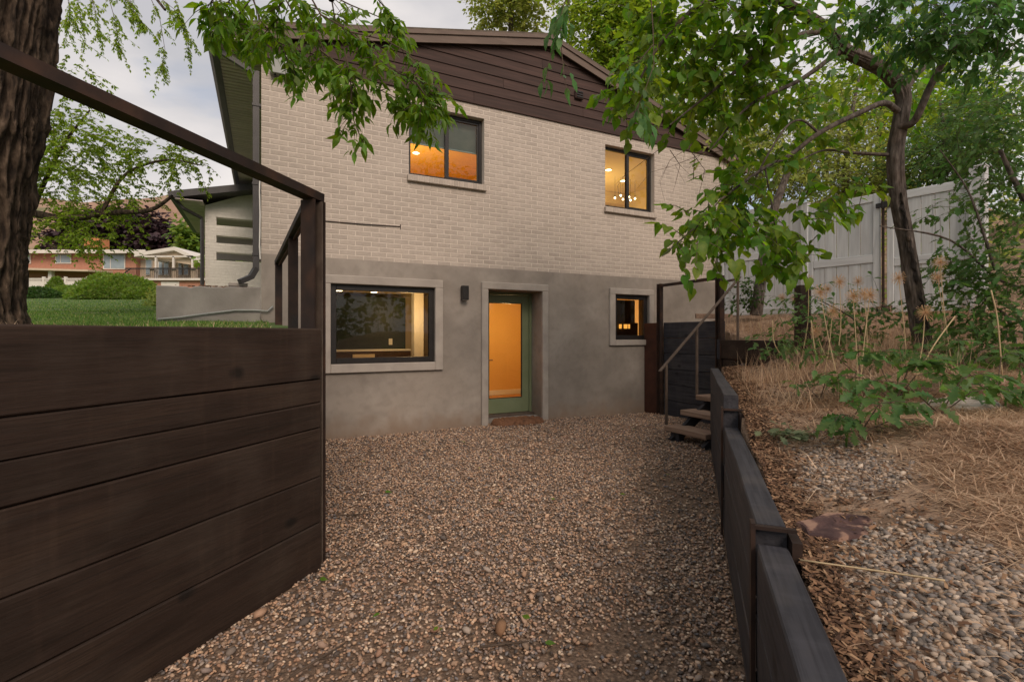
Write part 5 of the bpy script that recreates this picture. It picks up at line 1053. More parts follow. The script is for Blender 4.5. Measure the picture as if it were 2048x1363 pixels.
oak('leafy oak shrub around the short dark post', b2, [([b2, b2 + Vector((-.1, 0, .35)), at(1640, 600, 5.6)], .014)], [(1600, 610, 5.7, 50, 32, 13), (1660, 630, 5.6, 50, 35, 13), (1720, 610, 5.6, 45, 30, 10), (1580, 660, 5.4, 45, 30, 11), (1700, 660, 5.4, 60, 26, 12), (1770, 640, 5.3, 50, 36, 14), (1540, 680, 5.4, 30, 20, 5)], 120, .068)
def sapling(px, py, label, sprays, size=.10):
    p = ghit(px, py); t = thing('oak_sapling', label, 'sapling', p, group='oak saplings in the dry grass'); f_ = Fol()
    for dx, dz, h, n in sprays:
        e = p + Vector((dx, rnd.uniform(-.15, .15), h)); mid = p.lerp(e, .55) + Vector((0, 0, h * .35)); f_.spray([p, mid, e, e + Vector((dx * .3, -.05, dz))], n, .14, size, .05, 0, .004, .25)
    f_.build(t, T_OAK, M['leaf_oak'], 120)
sapling(1720, 868, 'dark oak sapling spreading low over the straw near the flat rock', [(-.14, -.02, .12, 6), (-.08, .02, .2, 6), (.1, .0, .2, 5), (.25, -.05, .10, 6)], .10)
sapling(1790, 806, 'broad oak sapling in the middle of the slope', [(-.3, 0, .18, 6), (.1, .02, .26, 7), (.35, 0, .2, 7), (-.1, .05, .3, 6)], .11)
sapling(1880, 830, 'oak sapling below the leaning trunk', [(-.3, 0, .2, 6), (.15, 0, .25, 7), (.4, .0, .15, 7)], .11)
sapling(1640, 800, 'small oak sapling nearest the low wall', [(-.10, 0, .10, 4), (.15, 0, .12, 5), (.0, .02, .16, 4)], .085)
sapling(1990, 800, 'oak sapling at the right edge beside the pale slab', [(-.3, 0, .25, 7), (.2, 0, .3, 7)], .11)
sapling(1640, 720, 'oak sapling among the allium stalks', [(-.25, 0, .22, 6), (.2, 0, .25, 6), (0, 0, .3, 5)], .09)
sapling(1830, 745, 'oak sapling at the foot of the leaning trunk', [(-.3, 0, .15, 6), (.3, 0, .2, 6), (.05, 0, .25, 5)], .09)
sapling(1720, 755, 'oak sapling behind the middle sapling on the slope', [(-.3, 0, .2, 6), (.25, 0, .24, 6), (0, 0, .3, 6)], .09)
sapling(1930, 760, 'oak sapling right of the trunk under the low bushy oak', [(-.3, 0, .2, 7), (.3, 0, .24, 7), (.05, 0, .3, 6)], .10)
sapling(1565, 725, 'low oak sapling beside the landing beam', [(-.2, 0, .12, 4), (.2, 0, .16, 5), (0, 0, .2, 4)], .08)
# young trunk and shrub in front of the fence
yb = at(1512, 612, 8.4)
t4 = thing('young_tree', 'thin dark trunk rising before the fence beside the railing', 'tree', yb)
trunk(t4, [yb - Vector((0, 0, .15)), at(1520, 570, 8.4), at(1530, 500, 8.4), at(1548, 420, 8.5), at(1580, 330, 8.6), at(1600, 260, 8.7)], [.10, .085, .078, .07, .05, .03], M['bark2'], 8, 18, .006, 7, .06)
fo = Fol()
for px, py, rx, ry, nt in ((1560, 300, 90, 50, 40), (1640, 250, 90, 60, 40), (1500, 260, 80, 50, 30), (1620, 340, 80, 30, 22)): fo.clump(at(px, py, 8.8), (rx * 8.8 / F, .8, ry * 8.8 / F), nt, .35, .08, .08, 0, .3)
fo.build(t4, T_ROUND, M['leaf_back'], 0)
sb = at(1490, 612, 8.5); t = thing('shrub', 'dark green leafy shrub at the foot of the thin trunk by the fence', 'shrub', sb); fo = Fol()
for px, py, r, nt in ((1490, 580, 22, 22), (1475, 600, 20, 16), (1505, 600, 16, 12), (1500, 560, 14, 10)): fo.clump(at(px, py, 8.4), (r * 8.4 / F, .2, r * 8.4 / F), nt, .16, .07, .05)
fo.build(t, T_ROUND, M['leaf_dark'], 0)
# trees beyond the fence and behind the roof
def fartree(name, label, base, tr_pts, r0, clumps, size, mat, tl=.6, gap=.12, group=None, tpl=T_SMALL, comp=0, limbs=(), droop=.2):
    t = thing(name, label, 'tree', base, group=group); trunk(t, tr_pts, [r0, r0 * .8, r0 * .5, r0 * .25], M['bark2'], 5, 12, .01, 6, .06)
    for pts, r in limbs: trunk(t, pts, [r, r * .6, r * .3], M['bark2'], 5, 8, .004, 6, .05, 'limb')
    f_ = Fol()
    for px, py, Y, rx, ry, rd, nt in clumps: f_.clump(at(px, py, Y), (rx * Y / F, rd, ry * Y / F), int(nt * 3.4), tl, size * 1.5, gap, comp, droop, .006, 3)
    f_.build(t, tpl, M[mat], 0); return t
def up(px, Y, z0, tops): b = at(px, HZ, Y); b.z = z0; return b, [b - Vector((0, 0, .2))] + [at(*q) for q in tops]
b_, tp_ = up(1440, 17, 3.2, [(1445, 400, 17), (1440, 250, 17), (1450, 120, 17)])
fartree('wild_tree', 'yellow green loose tree beyond the fence nearest the house', b_, tp_, .16, [(1420, 260, 17, 80, 60, 1.5, 110), (1480, 330, 16, 80, 50, 1.2, 110), (1500, 240, 17, 80, 60, 1.5, 110), (1400, 180, 17, 60, 50, 1.5, 60), (1560, 370, 16, 60, 40, 1, 70)], .10, 'leaf_back', .7, .10, 'trees beyond the fence')
b_, tp_ = up(1690, 16, 3.2, [(1690, 380, 16), (1700, 250, 16), (1720, 150, 16)])
fartree('wild_tree', 'pale yellow green tree beyond the gate leaf with the dark hinges', b_, tp_, .14, [(1640, 330, 16, 80, 50, 1.2, 110), (1710, 290, 16, 70, 60, 1.2, 100), (1740, 360, 15, 70, 36, 1, 80), (1660, 240, 17, 70, 50, 1.2, 60), (1600, 280, 17, 60, 60, 1.2, 70)], .09, 'leaf_back', .6, .10, 'trees beyond the fence')
b_, tp_ = up(1880, 14, 3.4, [(1880, 400, 14), (1890, 300, 14), (1880, 200, 14)])
fartree('wild_tree', 'deeper green tree beyond the gate leaf behind the leaning trunk', b_, tp_, .12, [(1850, 320, 14, 70, 50, 1, 90), (1900, 270, 14, 60, 60, 1, 70), (1930, 350, 13, 60, 40, 1, 90), (1960, 300, 13, 60, 60, 1, 60)], .09, 'leaf_oak', .6, .10, 'trees beyond the fence')
b_, tp_ = up(1760, 19, 3.5, [(1760, 300, 19), (1770, 180, 19), (1780, 60, 19)])
fartree('wild_tree', 'tall green tree filling the gap over the gate leaves', b_, tp_, .2, [(1780, 200, 19, 110, 70, 1.6, 110), (1680, 180, 19, 80, 60, 1.6, 70), (1900, 200, 19, 90, 60, 1.6, 80), (1790, 110, 19, 100, 60, 1.6, 50), (1830, 300, 18, 90, 60, 1.4, 80), (1980, 240, 18, 60, 60, 1.4, 60)], .10, 'leaf_pop', .7, .11, 'trees beyond the fence', T_ROUND)
b_, tp_ = up(1200, 24, 2.0, [(1205, 300, 24), (1210, 120, 24), (1215, -60, 24)])
fartree('poplar_tree', 'bright green poplar rising behind the right slope of the roof', b_, tp_, .3, [(1200, 60, 24, 80, 60, 1.6, 150), (1260, 20, 24, 70, 60, 1.6, 120), (1170, 150, 24, 40, 40, 1, 50), (1250, 140, 24, 60, 60, 1.4, 110), (1300, 80, 24, 60, 60, 1.4, 90), (1200, -60, 24, 90, 60, 2, 90), (1300, 190, 24, 50, 50, 1.4, 60), (1130, 20, 24, 24, 40, .8, 14)], .15, 'leaf_pop', .9, .16, 'poplars behind the roof', T_ROUND)
b_, tp_ = up(1020, 27, 2.0, [(1022, 300, 27), (1020, 100, 27), (1030, -100, 27)])
fartree('poplar_tree', 'small poplar crown showing over the roof ridge', b_, tp_, .3, [(1000, 10, 27, 50, 40, 1.4, 70), (1060, 0, 27, 50, 40, 1.4, 60), (1020, -60, 27, 90, 50, 2, 70), (985, 40, 27, 26, 24, .8, 16), (1060, 50, 27, 30, 20, .8, 18)], .14, 'leaf_back', .9, .16, 'poplars behind the roof', T_ROUND)
# feathery locust on the lawn
b_ = Vector((-8.6, 7.6, 1.6)); TL = [b_, Vector((-8.5, 7.6, 3)), Vector((-8.2, 7.6, 5)), Vector((-7.8, 7.6, 7))]
t5 = fartree('locust_tree', 'feathery light green locust over the lawn, limb reaching in from the left', b_, TL, .22, [], .04, 'leaf_locust', limbs=[([Vector((-8.5, 7.6, 3.0)), at(40, 425, 7.6), at(130, 437, 7.5), at(230, 425, 7.4), at(300, 420, 7.3), at(345, 392, 7.2)], .075), ([at(200, 430, 7.4), at(250, 350, 7.4), at(330, 320, 7.3), at(400, 330, 7.2)], .03), ([at(60, 430, 7.6), at(120, 300, 7.6), at(180, 220, 7.6)], .04), ([at(50, 440, 7.5), at(100, 490, 7.3), at(150, 500, 7.2)], .02)]) if False else None
t5 = thing('locust_tree', 'feathery light green locust over the lawn, limb reaching in from the left', 'tree', b_)
trunk(t5, TL, [.24, .2, .15, .08], M['bark'], 8, 24, .02, 7, .05)
for pts, r in (([Vector((-8.5, 7.6, 2.9)), at(40, 428, 7.6), at(130, 437, 7.5), at(230, 425, 7.4), at(300, 420, 7.3), at(345, 392, 7.2)], .075), ([at(200, 430, 7.4), at(250, 350, 7.4), at(330, 320, 7.3), at(400, 330, 7.2)], .03), ([at(60, 430, 7.6), at(120, 300, 7.6), at(180, 220, 7.6)], .04), ([at(50, 440, 7.5), at(100, 490, 7.3), at(150, 500, 7.2)], .02),
               ([Vector((-8.2, 7.6, 5.2)), at(130, -120, 6.4), at(260, -60, 6.0), at(330, 20, 5.8)], .05)): trunk(t5, pts, [r, r * .6, r * .3], M['bark'], 5, 9, .004, 6, .05, 'limb')
fo = Fol()
for px, py, rx, ry, nt in ((140, 150, 50, 50, 24), (105, 240, 50, 60, 50), (110, 330, 60, 60, 46), (180, 275, 60, 36, 34), (260, 310, 70, 40, 44), (330, 310, 60, 30, 34), (385, 320, 34, 18, 12), (160, 350, 70, 50, 44), (240, 390, 60, 36, 34), (100, 400, 50, 50, 34), (180, 450, 60, 36, 34), (110, 470, 50, 30, 22), (210, 480, 30, 16, 8), (80, 320, 40, 80, 40)):
    fo.clump(at(px, py, 7.5), (rx * 7.5 / F, .6, ry * 7.5 / F), int(nt * 1.35), .36, .054, .058, 5, .5, .003, 3)
for sp in ([(150, -40), (160, 30), (170, 85)], [(210, -30), (230, 40), (240, 110)], [(290, -30), (320, 40), (330, 100), (322, 148)], [(180, -20), (195, 40), (200, 75)], [(340, -30), (365, 40), (380, 108)], [(130, -30), (140, 20), (135, 60)], [(250, -30), (270, 30), (300, 60)], [(300, -20), (350, 20), (370, 60)], [(220, -40), (260, 10), (280, 40)]):
    fo.spray([at(a, b, 5.9) for a, b in sp], 13, .17, .042, .03, 3, .004, .8)
for k in range(8): fo.clump((-8.2 + rnd.uniform(-2, 2.5), 7.6 + rnd.uniform(-1.2, 1.2), 6.6 + rnd.uniform(-.4, 1.2)), (1, 1, .6), 16, .4, .055, .06, 4, .3)
fo.build(t5, T_SMALL, M['leaf_locust'], 0)
# far tree masses on the left
b_, tp_ = up(250, 62, 8, [(250, 480, 62), (255, 430, 62), (260, 400, 62)])
fartree('purple_plum_tree', 'wide purple leaved tree behind the salmon brick house', b_, tp_, .5, [(210, 460, 62, 60, 34, 3, 150), (270, 462, 62, 56, 34, 3, 200), (320, 482, 62, 44, 22, 3, 120), (240, 440, 62, 36, 20, 2.5, 70), (150, 480, 62, 40, 24, 3, 80)], .45, 'leaf_purple', 1.6, .35, None, T_ROUND)
b_, tp_ = up(395, 50, 7, [(395, 500, 50), (395, 470, 50), (395, 450, 50)])
fartree('garden_tree', 'light green tree between the far porch and the wing', b_, tp_, .25, [(395, 490, 50, 30, 34, 2, 90), (375, 460, 50, 20, 16, 1.5, 30), (410, 520, 50, 24, 24, 1.5, 50)], .32, 'leaf_bush', 1.0, .3, None, T_ROUND)
b_, tp_ = up(470, 30, 4, [(470, 560, 30), (470, 520, 30), (470, 500, 30)])
fartree('garden_tree', 'light green bush seen through the lowest slot of the wing wall', b_, tp_, .15, [(470, 520, 30, 40, 30, 1.5, 90)], .22, 'leaf_bush', .8, .25, None, T_ROUND)
# low growth on the bank beyond the fence
fo = Fol()
for k in range(150):
    x = rnd.uniform(6.2, 16); y = rnd.uniform(6.0, 20)
    if (Vector((x, y, 0)) - F0).dot(Vector((-FD.y, FD.x, 0))) < .6: continue
    fo.clump((x, y, float(hill(x, y)) + .25), (.55, .55, rnd.uniform(.25, .6)), 16, .35, .11, .09, 0, .1, .004, 3)
P = np.array(fo.P); v, f = inst(T_ROUND[0], T_ROUND[1], P, frames(np.array(fo.A), np.array(fo.U)), np.array(fo.S)); tag(link('undergrowth', mesh_np('undergrowth', v, f, M['leaf_back'])), 'weedy green growth on the bank beyond the fence', kind='stuff')
# clipped bushes on the lawn
def bush(name, label, px, py, Y, rx, rz, n, size, mat='leaf_bush', top=1.0, lumps=.12):
    c = at(px, py, Y); c.z = float(lawn_z(c.x, Y)) - .05 if abs(c.z - float(lawn_z(c.x, Y))) < .8 else c.z
    t = thing(name, label, 'bush', c, group='bushes along the lawn'); v = unit(rng.normal(0, 1, (n, 3))); v[:, 2] = np.abs(v[:, 2]); k = 1 + lumps * vnoise(v[:, 0] * 3 + px, v[:, 1] * 3, v[:, 2] * 3)
    sh = np.where(top < 1, 1 - (1 - top) * v[:, 2], 1); P = v * k[:, None] * np.stack([rx * sh, rx * sh, np.full(n, rz)], 1) * rng.uniform(.86, 1.03, (n, 1))
    Rm = frames(v + rng.normal(0, .55, (n, 3)), v + rng.normal(0, .7, (n, 3))); vv, ff = inst(T_SMALL[0], T_SMALL[1], P, Rm, rng.uniform(.7, 1.3, n) * size); tag(link('foliage', mesh_np('foliage', vv, ff, M[mat]), t), kind='stuff')
    b = MB(); m = 16; vs = [(rx * .86 * math.cos(2 * math.pi * j / m) * math.cos(a), rx * .86 * math.sin(2 * math.pi * j / m) * math.cos(a), rz * .86 * math.sin(a)) for a in [i * math.pi / 2 / 6 for i in range(7)] for j in range(m)]
    b.add(vs, [[i * m + j, i * m + (j + 1) % m, (i + 1) * m + (j + 1) % m, (i + 1) * m + j] for i in range(6) for j in range(m)]); b.obj('branch_core', M[mat], t)
bush('round_bush', 'large low rounded green bush in the middle of the far lawn', 235, 600, 17, 1.28, .86, 7000, .09); bush('round_bush', 'right hand lobe of low green bushes next to the concrete wall', 293, 604, 16.5, .62, .42, 3000, .08, lumps=.2)
bush('conical_bush', 'small dome clipped bush in front of the white fence', 112, 586, 22, .46, .82, 3200, .08, top=.6); bush('hedge_bush', 'low bright green hedge clump beside the dome bush', 145, 600, 19, .75, .42, 3000, .08); bush('hedge_bush', 'low dark green clump at the foot of the big trunk', 80, 603, 17.5, .62, .40, 2600, .08, 'leaf_dark')
bush('hedge_bush', 'thin grey green seedling bush beside the concrete wall end', 306, 606, 12, .16, .42, 260, .07, 'leaf_back', lumps=.5)
# woods behind the viewer
fo = Fol()
for k in range(26):
    x = -15 + 30 * k / 25; fo.clump((x + rnd.uniform(-1, 1), -13 + rnd.uniform(-2, 1.5), rnd.uniform(1.0, 5.0)), (1.8, 1.4, 1.7), 36, 1.2, .42, .4, 0, .2, .01, 3)
P = np.array(fo.P); v, f = inst(T_ROUND[0], T_ROUND[1], P, frames(np.array(fo.A), np.array(fo.U)), np.array(fo.S)); tag(link('woods', mesh_np('woods', v, f, M['leaf_dark'])), 'trees on the far side of the yard', kind='stuff')

# ------------------------------------------------------------------ dried alliums, stalks, rocks
def allium(px, py, gx_, gy_, label, r=.058):
    base = ghit(gx_, gy_, 2.5); Y = base.y - .03; top = at(px, py, Y)
    t = thing('dried_allium', label, 'dried flower', base, group='dried alliums on the slope'); q = top - base
    b = MB(); b.tube(catmull([Vector((0, 0, -.02)), q * .5 + Vector((rnd.uniform(-.04, .04), 0, 0)), q], 4), [.0048, .0038, .0036, .0036, .0034, .0034, .0032, .003, .003], 5); b.obj('stem', M['stalk'], t)
    h = MB(); n = 70; ga = math.pi * (3 - 5 ** .5)
    for k in range(n):
        z = 1 - 2 * (k + .5) / n; rr = math.sqrt(1 - z * z); d = Vector((rr * math.cos(ga * k), rr * math.sin(ga * k), z)) * r * rnd.uniform(.8, 1.08)
        h.tube([q + d * .05, q + d], .0012, 3, cap=False); e = q + d; s = .0055
        h.add([e + Vector((s, 0, 0)), e + Vector((-s * .5, s * .8, 0)), e + Vector((-s * .5, -s * .8, 0)), e + d.normalized() * s * 1.4], [(0, 1, 3), (1, 2, 3), (2, 0, 3), (0, 2, 1)])
    h.obj('seed_head', M['allium'], t)
for q in ((1617, 560, 1600, 730, 'dried allium head left of the gate centre, above the dark post'), (1655, 577, 1640, 700, 'dried allium with paler head right of the dark post'), (1679, 563, 1665, 760, 'tall dried allium right of the dark post'), (1716, 562, 1712, 700, 'tallest dried allium in front of the gate'), (1564, 595, 1572, 690, 'dried allium left of the dark post'),
          (1588, 596, 1592, 680, 'small dried allium touching the dark post'), (1640, 584, 1680, 775, 'broad dried allium between the post and the gate'), (1706, 592, 1716, 770, 'dense dried allium cluster on the left of the bunch'), (1728, 588, 1732, 740, 'dense dried allium cluster in the middle of the bunch'), (1740, 590, 1720, 772, 'dried allium at the right of the dense bunch'),
          (1797, 556, 1815, 740, 'dried allium just left of the leaning trunk'), (1665, 622, 1645, 765, 'low dried allium over the oak shrub'), (1632, 662, 1660, 725, 'small tilted dried allium on a slanting stalk'), (1850, 625, 1828, 770, 'dried allium in front of the leaning trunk'), (1880, 525, 1905, 735, 'dried allium behind the trunk by the right gate leaf'), (1875, 555, 1890, 720, 'lower dried allium right of the leaning trunk')):
    allium(*q)
def stalk(pts, label, r=.005):
    b = MB(); b.tube(catmull(pts, 4), r, 5); p0 = Vector(pts[0]); b.v = [tuple(Vector(v) - p0) for v in b.v]
    o = b.obj('dead_stalk', M['stalk'], None, True, p0); tag(o, label, 'dead stalk', 'dead stalks on the slope')
def g(px, py, dz=0): p = ghit(px, py); p.z += dz; return p
P0 = g(1830, 760); stalk([P0, at(1868, 690, P0.y + .05), at(1910, 632, P0.y + .1)], 'straw coloured stalk leaning right across the trunk base')
P0 = g(2005, 760); stalk([P0, at(1995, 640, P0.y), at(1982, 580, P0.y)], 'long upright stalk near the right edge')
P0 = g(1926, 705); stalk([P0, at(1926, 640, P0.y), at(1926, 605, P0.y)], 'short pale upright stalk right of the trunk')
P0 = g(1915, 725); stalk([P0, at(1970, 705, P0.y), at(2015, 688, P0.y)], 'pale stalk lying toward the right edge')
P0 = g(1600, 1140); stalk([P0 + Vector((0, 0, .03)), g(1780, 1165, .03), g(1890, 1180, .02)], 'long straw lying across the pebbles near the lens', .003)
P0 = g(1585, 735); stalk([P0, at(1550, 690, P0.y), at(1545, 640, P0.y)], 'bent dry stalk beside the landing beam')
P0 = g(1640, 735); stalk([P0, at(1630, 700, P0.y), at(1622, 640, P0.y)], 'curved dry stalk among the alliums')
P0 = g(1540, 712); stalk([P0, at(1525, 670, P0.y), at(1517, 645, P0.y)], 'thin dry stalk left of the allium bunch')
def slab(px, py, rx, ry, h, mat, name, label, rot=0, seed=1):
    c = ghit(px, py); r_ = random.Random(seed); n = 18; vs = []; b = MB(); prof = [(1.0, -.03), (1.0, h * .55), (.93, h), (.55, h * 1.06), (.2, h * 1.0)]
    R0 = [1 + r_.uniform(-.17, .17) for _ in range(n)]
    for s, z in prof:
        for k in range(n):
            a = 2 * math.pi * k / n; rr = R0[k] * s; vs.append((rx * rr * math.cos(a) + r_.uniform(-.004, .004), ry * rr * math.sin(a) + r_.uniform(-.004, .004), z + r_.uniform(-.004, .004)))
    m = len(prof); b.add(vs, [[i * n + k, i * n + (k + 1) % n, (i + 1) * n + (k + 1) % n, (i + 1) * n + k] for i in range(m - 1) for k in range(n)] + [[(m - 1) * n + k for k in range(n)]])
    o = b.obj(name, mat, None, False, c - Vector((0, 0, .008)), (.03, -.10, rot)); tag(o, label, 'rock')
slab(1680, 1062, .150, .100, .030, M['rock'], 'flat_rock', 'flat purple and tan sandstone slab among the pebbles', .1, 3)
slab(1915, 818, .30, .16, .05, M['stucco_trim'], 'flat_stone', 'pale flat stone half hidden behind the oak saplings', .2, 5)
slab(1935, 775, .4, .12, .05, M['tread'], 'flat_stone', 'weathered flat slab under the leaves below the trunk', .2, 8)
# cut leaves drying by the wall, and fallen leaves on the gravel
fo = Fol(); c = ghit(1578, 880)
for k in range(46): fo.leaf(c + Vector((rnd.gauss(0, .065), rnd.gauss(0, .05), .02 + abs(rnd.gauss(0, .025)))), Vector((rnd.gauss(0, 1), rnd.gauss(0, 1), rnd.gauss(.1, .3))), rnd.uniform(.05, .085))
P = np.array(fo.P); lm = leafmat('wilted_leaf', (.10, .14, .07), (.15, .19, .10), (.20, .24, .14)); v, f = inst(T_OAK[0], T_OAK[1], P - np.array(c), frames(np.array(fo.A), np.array(fo.U)), np.array(fo.S)); tag(link('wilted_leaves', mesh_np('wilted_leaves', v, f, lm), None, c), 'wilted pale green cut leaves beside the low wall', kind='stuff')
fo = Fol()
for px, py, s in ((868, 1265, .04), (880, 1265, .03), (960, 938, .05), (845, 884, .05), (930, 886, .07), (975, 905, .05), (981, 917, .05), (1000, 1005, .04), (770, 985, .06), (1240, 990, .05), (1110, 1000, .04), (1270, 860, .05), (730, 925, .05), (1340, 950, .05), (1060, 1240, .05), (1090, 1290, .05), (640, 1160, .05), (760, 1230, .045)):
    Y = F * 1.385 / (py - HZ); fo.leaf(at(px, py, Y) + Vector((0, 0, .012)), Vector((rnd.gauss(0, 1), rnd.gauss(0, 1), .1)), s)
P = np.array(fo.P); v, f = inst(T_ASH[0], T_ASH[1], P, frames(np.array(fo.A), np.array(fo.U)), np.array(fo.S)); tag(link('fallen_leaves', mesh_np('fallen_leaves', v, f, M['leaf_heart'])), 'fallen green leaves scattered on the gravel', kind='stuff')
for px, py, l, a, lb in ((705, 1035, .28, .15, 'dark thin twig lying on the gravel near the left wall'), (640, 1330, .26, .9, 'pale forked twig lying on the gravel at the bottom edge'), (1010, 1300, .22, .1, 'pale twig lying on the gravel near the bottom centre')):
    Y = F * 1.385 / (py - HZ); p = at(px, py, Y); b = MB(); d = Vector((math.cos(a), math.sin(a), 0)); s_ = Vector((-d.y, d.x, 0)); b.tube([d * -l / 2, s_ * .012, d * l / 2 + s_ * .02], [.005, .006, .003], 5); b.tube([s_ * .012, d * l * .3 - s_ * .05], [.004, .002], 4)
    tag(b.obj('twig', M['twig'], None, True, p + Vector((0, 0, .022))), lb, 'twig')
for px, py, w in ((925, 898, .05), (1000, 1262, .045), (520, 1215, .05)):
    pass
o = link('bark_chunk', stones('bark_chunk', np.zeros((1, 3)), np.array([.075]), M['mulch']), None, at(1002, 1262, F * 1.38 / (1262 - HZ)) + Vector((0, 0, .02))); tag(o, 'weathered grey brown wood chunk on the gravel', 'wood chunk')
o = link('stone', stones('stone', np.zeros((1, 3)), np.array([.06]), material('tan_stone', [(.3, (.36, .22, .14)), (.7, (.44, .28, .19))], 20, rough=.9)), None, at(522, 1228, F * 1.38 / (1228 - HZ)) + Vector((0, 0, .012))); tag(o, 'single larger tan stone on the gravel by the left wall', 'stone')

# ------------------------------------------------------------------ neighbour's house across the lawn
NY = 42.0
def np_(px, py, Y=NY): return at(px, py, Y)
nb = thing('brick_bungalow', 'low salmon brick house with white fascia far across the lawn', 'house', np_(180, 590))
def nobj(b, name, mat, parent=None):
    b.v = [tuple(Vector(v) - nb.location) for v in b.v]; return b.obj(name, mat, parent or nb)
def nbox(px0, px1, py0, py1, Ya, Yb): 
    a = np_(px0, py0, Ya); c = np_(px1, py1, Ya); b = MB(); b.box(a.x, c.x, Ya, Yb, c.z, a.z); return b
wl = nbox(-120, 272, 503, 600, NY, NY + 8); nobj(wl, 'wall', M['redbrick'])
b = nbox(-130, 290, 499, 506, NY - .8, NY - .7); nobj(b, 'fascia', M['offwhite'])
a = np_(-130, 499, NY - .8); c = np_(300, 499, NY - .8); top = np_(0, 489, NY + 2)
b = MB(); b.add([(a.x, NY - .8, a.z), (c.x, NY - .8, c.z), (c.x - 1, NY + 3, a.z + .62), (a.x, NY + 3, a.z + .62), (c.x, NY + 7, a.z), (a.x, NY + 7, a.z)], [(0, 1, 2, 3), (3, 2, 4, 5)]); nobj(b, 'roof', M['farroof'])
b = nbox(168, 197, 475, 495, NY + 2, NY + 3.2); nobj(b, 'chimney', material('orange_brick', [(.3, (.55, .22, .09)), (.7, (.62, .27, .12))], 6, rough=.9))
for x0, x1, y0, y1 in ((38, 61, 508, 527), (110, 142, 507, 527), (206, 250, 507, 538)):
    b = nbox(x0, x1, y0, y1, NY - .08, NY - .02); wo = nobj(b, 'window', M['offwhite']); b = nbox(x0 + 2, x1 - 2, y0 + 2, y1 - 2, NY - .10, NY - .085); nobj(b, 'pane', M['panefar'], wo)
    if x1 - x0 > 30:
        b = nbox((x0 * 2 + x1) / 3 - .6, (x0 * 2 + x1) / 3 + .6, y0 + 2, y1 - 2, NY - .115, NY - .101); nobj(b, 'mullion', M['offwhite'], wo)
# carport awning
b = MB(); p0, p1 = np_(40, 532, NY - 2.5), np_(176, 539, NY - 2.5); b.add([(p0.x - 4, NY - 2.5, p0.z), (p1.x, NY - 2.5, p1.z), (p1.x, NY, p1.z + .25), (p0.x - 4, NY, p0.z + .25), (p0.x - 4, NY - 2.5, p0.z - .18), (p1.x, NY - 2.5, p1.z - .14), (p1.x, NY, p1.z + .05), (p0.x - 4, NY, p0.z + .05)], [(0, 1, 2, 3), (4, 7, 6, 5), (0, 4, 5, 1), (1, 5, 6, 2), (2, 6, 7, 3)]); nobj(b, 'carport_roof', M['cream'])
b = nbox(96, 103, 541, 575, NY - 2, NY - 1.7); nobj(b, 'carport_post', M['offwhite'])
# gabled porch on the right end
PYd = NY - 3
b = nbox(262, 420, 520, 560, NY + .5, NY + 6); nobj(b, 'porch_wall', M['cream'])
for x0, x1 in ((291, 304), (316, 325), (327, 338), (356, 364), (367, 377)):
    b = nbox(x0, x1, 512, 550, NY + .38, NY + .45); wo = nobj(b, 'porch_door', M['offwhite']); b = nbox(x0 + 1.5, x1 - 1.5, 515, 548, NY + .33, NY + .37); nobj(b, 'pane', M['panefar'], wo)
ga, gt, gc = np_(268, 506, PYd), np_(348, 493, PYd), np_(412, 524, PYd)
b = MB(); t_ = Vector((0, 0, .28))
for q0, q1 in ((ga, gt), (gt, gc)):
    b.add([q0, q1, q1 + Vector((0, 9, 0)), q0 + Vector((0, 9, 0)), q0 - t_, q1 - t_, q1 + Vector((0, 9, 0)) - t_, q0 + Vector((0, 9, 0)) - t_], [(0, 1, 2, 3), (4, 7, 6, 5), (0, 4, 5, 1), (1, 5, 6, 2), (2, 6, 7, 3), (3, 7, 4, 0)])
nobj(b, 'porch_roof', M['offwhite'])
b = MB(); b.add([ga + Vector((.6, .4, -.3)), gc + Vector((-.4, .4, -.3)), gt + Vector((0, .4, -.3))], [(0, 1, 2)]); nobj(b, 'porch_gable', M['cream'])
b = nbox(283, 405, 511, 514, PYd, PYd + .2); nobj(b, 'porch_beam', M['offwhite'])
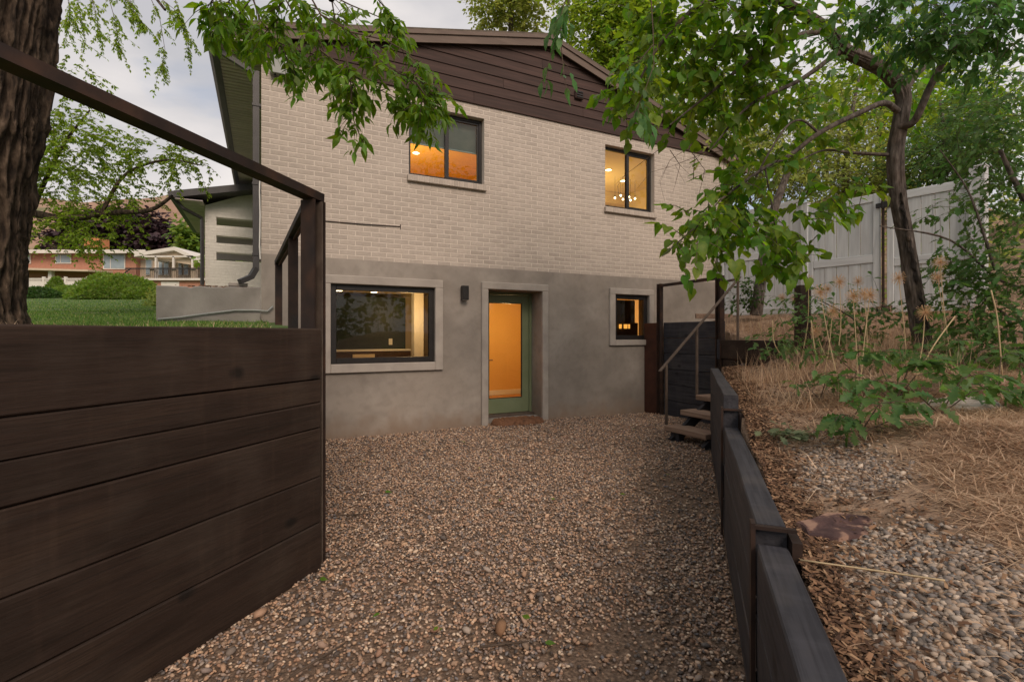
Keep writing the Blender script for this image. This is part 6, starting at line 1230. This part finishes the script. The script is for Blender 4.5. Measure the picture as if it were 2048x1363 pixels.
for px in (311, 346, 384): b = nbox(px - 1.6, px + 1.6, 512, 556, PYd, PYd + .15); nobj(b, 'porch_post', M['offwhite'])
for px in (303, 347, 386): b = nbox(px - 4, px + 4, 535, 558, PYd - .1, PYd + .25); nobj(b, 'pier', M['cream'])
b = nbox(258, 414, 556, 560, PYd - .3, NY + 1); nobj(b, 'deck', M['offwhite'])
b = nbox(270, 414, 560.2, 600, PYd, NY + 1); nobj(b, 'deck_base', M['redbrick']); b = nbox(322, 358, 563, 580, PYd - .06, PYd - .01); nobj(b, 'garage_door', M['offwhite'])
b = MB()
for py in (536, 538): q0, q1 = np_(250, py, PYd - .2), np_(414, py, PYd - .2); b.bar(q0, q1, .05, .05)
for px in range(252, 414, 4): b.bar(np_(px, 537, PYd - .2), np_(px, 556, PYd - .2), .035, .035, (0, 1, 0))
q0, q1 = np_(262, 536, PYd - .2), np_(236, 556, PYd - .2); b.bar(q0, q1, .06, .06); nobj(b, 'balustrade', M['black'])
# white vinyl fence in front of it
wf = thing('white_fence', 'low white panel fence in front of the salmon brick house', 'fence', at(110, 590, 34))
def wf_add(b, name, m=None): b.v = [tuple(Vector(v) - wf.location) for v in b.v]; return b.obj(name, m or M['offwhite'], wf)
def wbox(px0, px1, py0, py1, Y, d=.06): a = at(px0, py0, Y); c = at(px1, py1, Y); b = MB(); b.box(a.x, c.x, Y, Y + d, c.z, a.z); return b
for px in (10, 47, 86, 130, 174, 196): wf_add(wbox(px - 2.2, px + 2.2, 553, 592, 34, .13), 'post')
for a_, c_ in ((12.3, 44.7), (49.3, 83.7), (88.3, 127.7), (132.3, 171.7), (176.3, 193.7)):
    wf_add(wbox(a_, c_, 563, 592, 34.03, .05), 'panel'); wf_add(wbox(a_, c_, 556, 558, 34.02, .06), 'rail')
    s_ = wbox(a_, a_ + .8, 558, 563, 34.04, .03); n = int((c_ - a_) / 1.8)
    for k in range(1, n): q = wbox(a_ + k * 1.8, a_ + k * 1.8 + .8, 558, 563, 34.04, .03); s_.add(q.v, q.f)
    wf_add(s_, 'picket_strip')
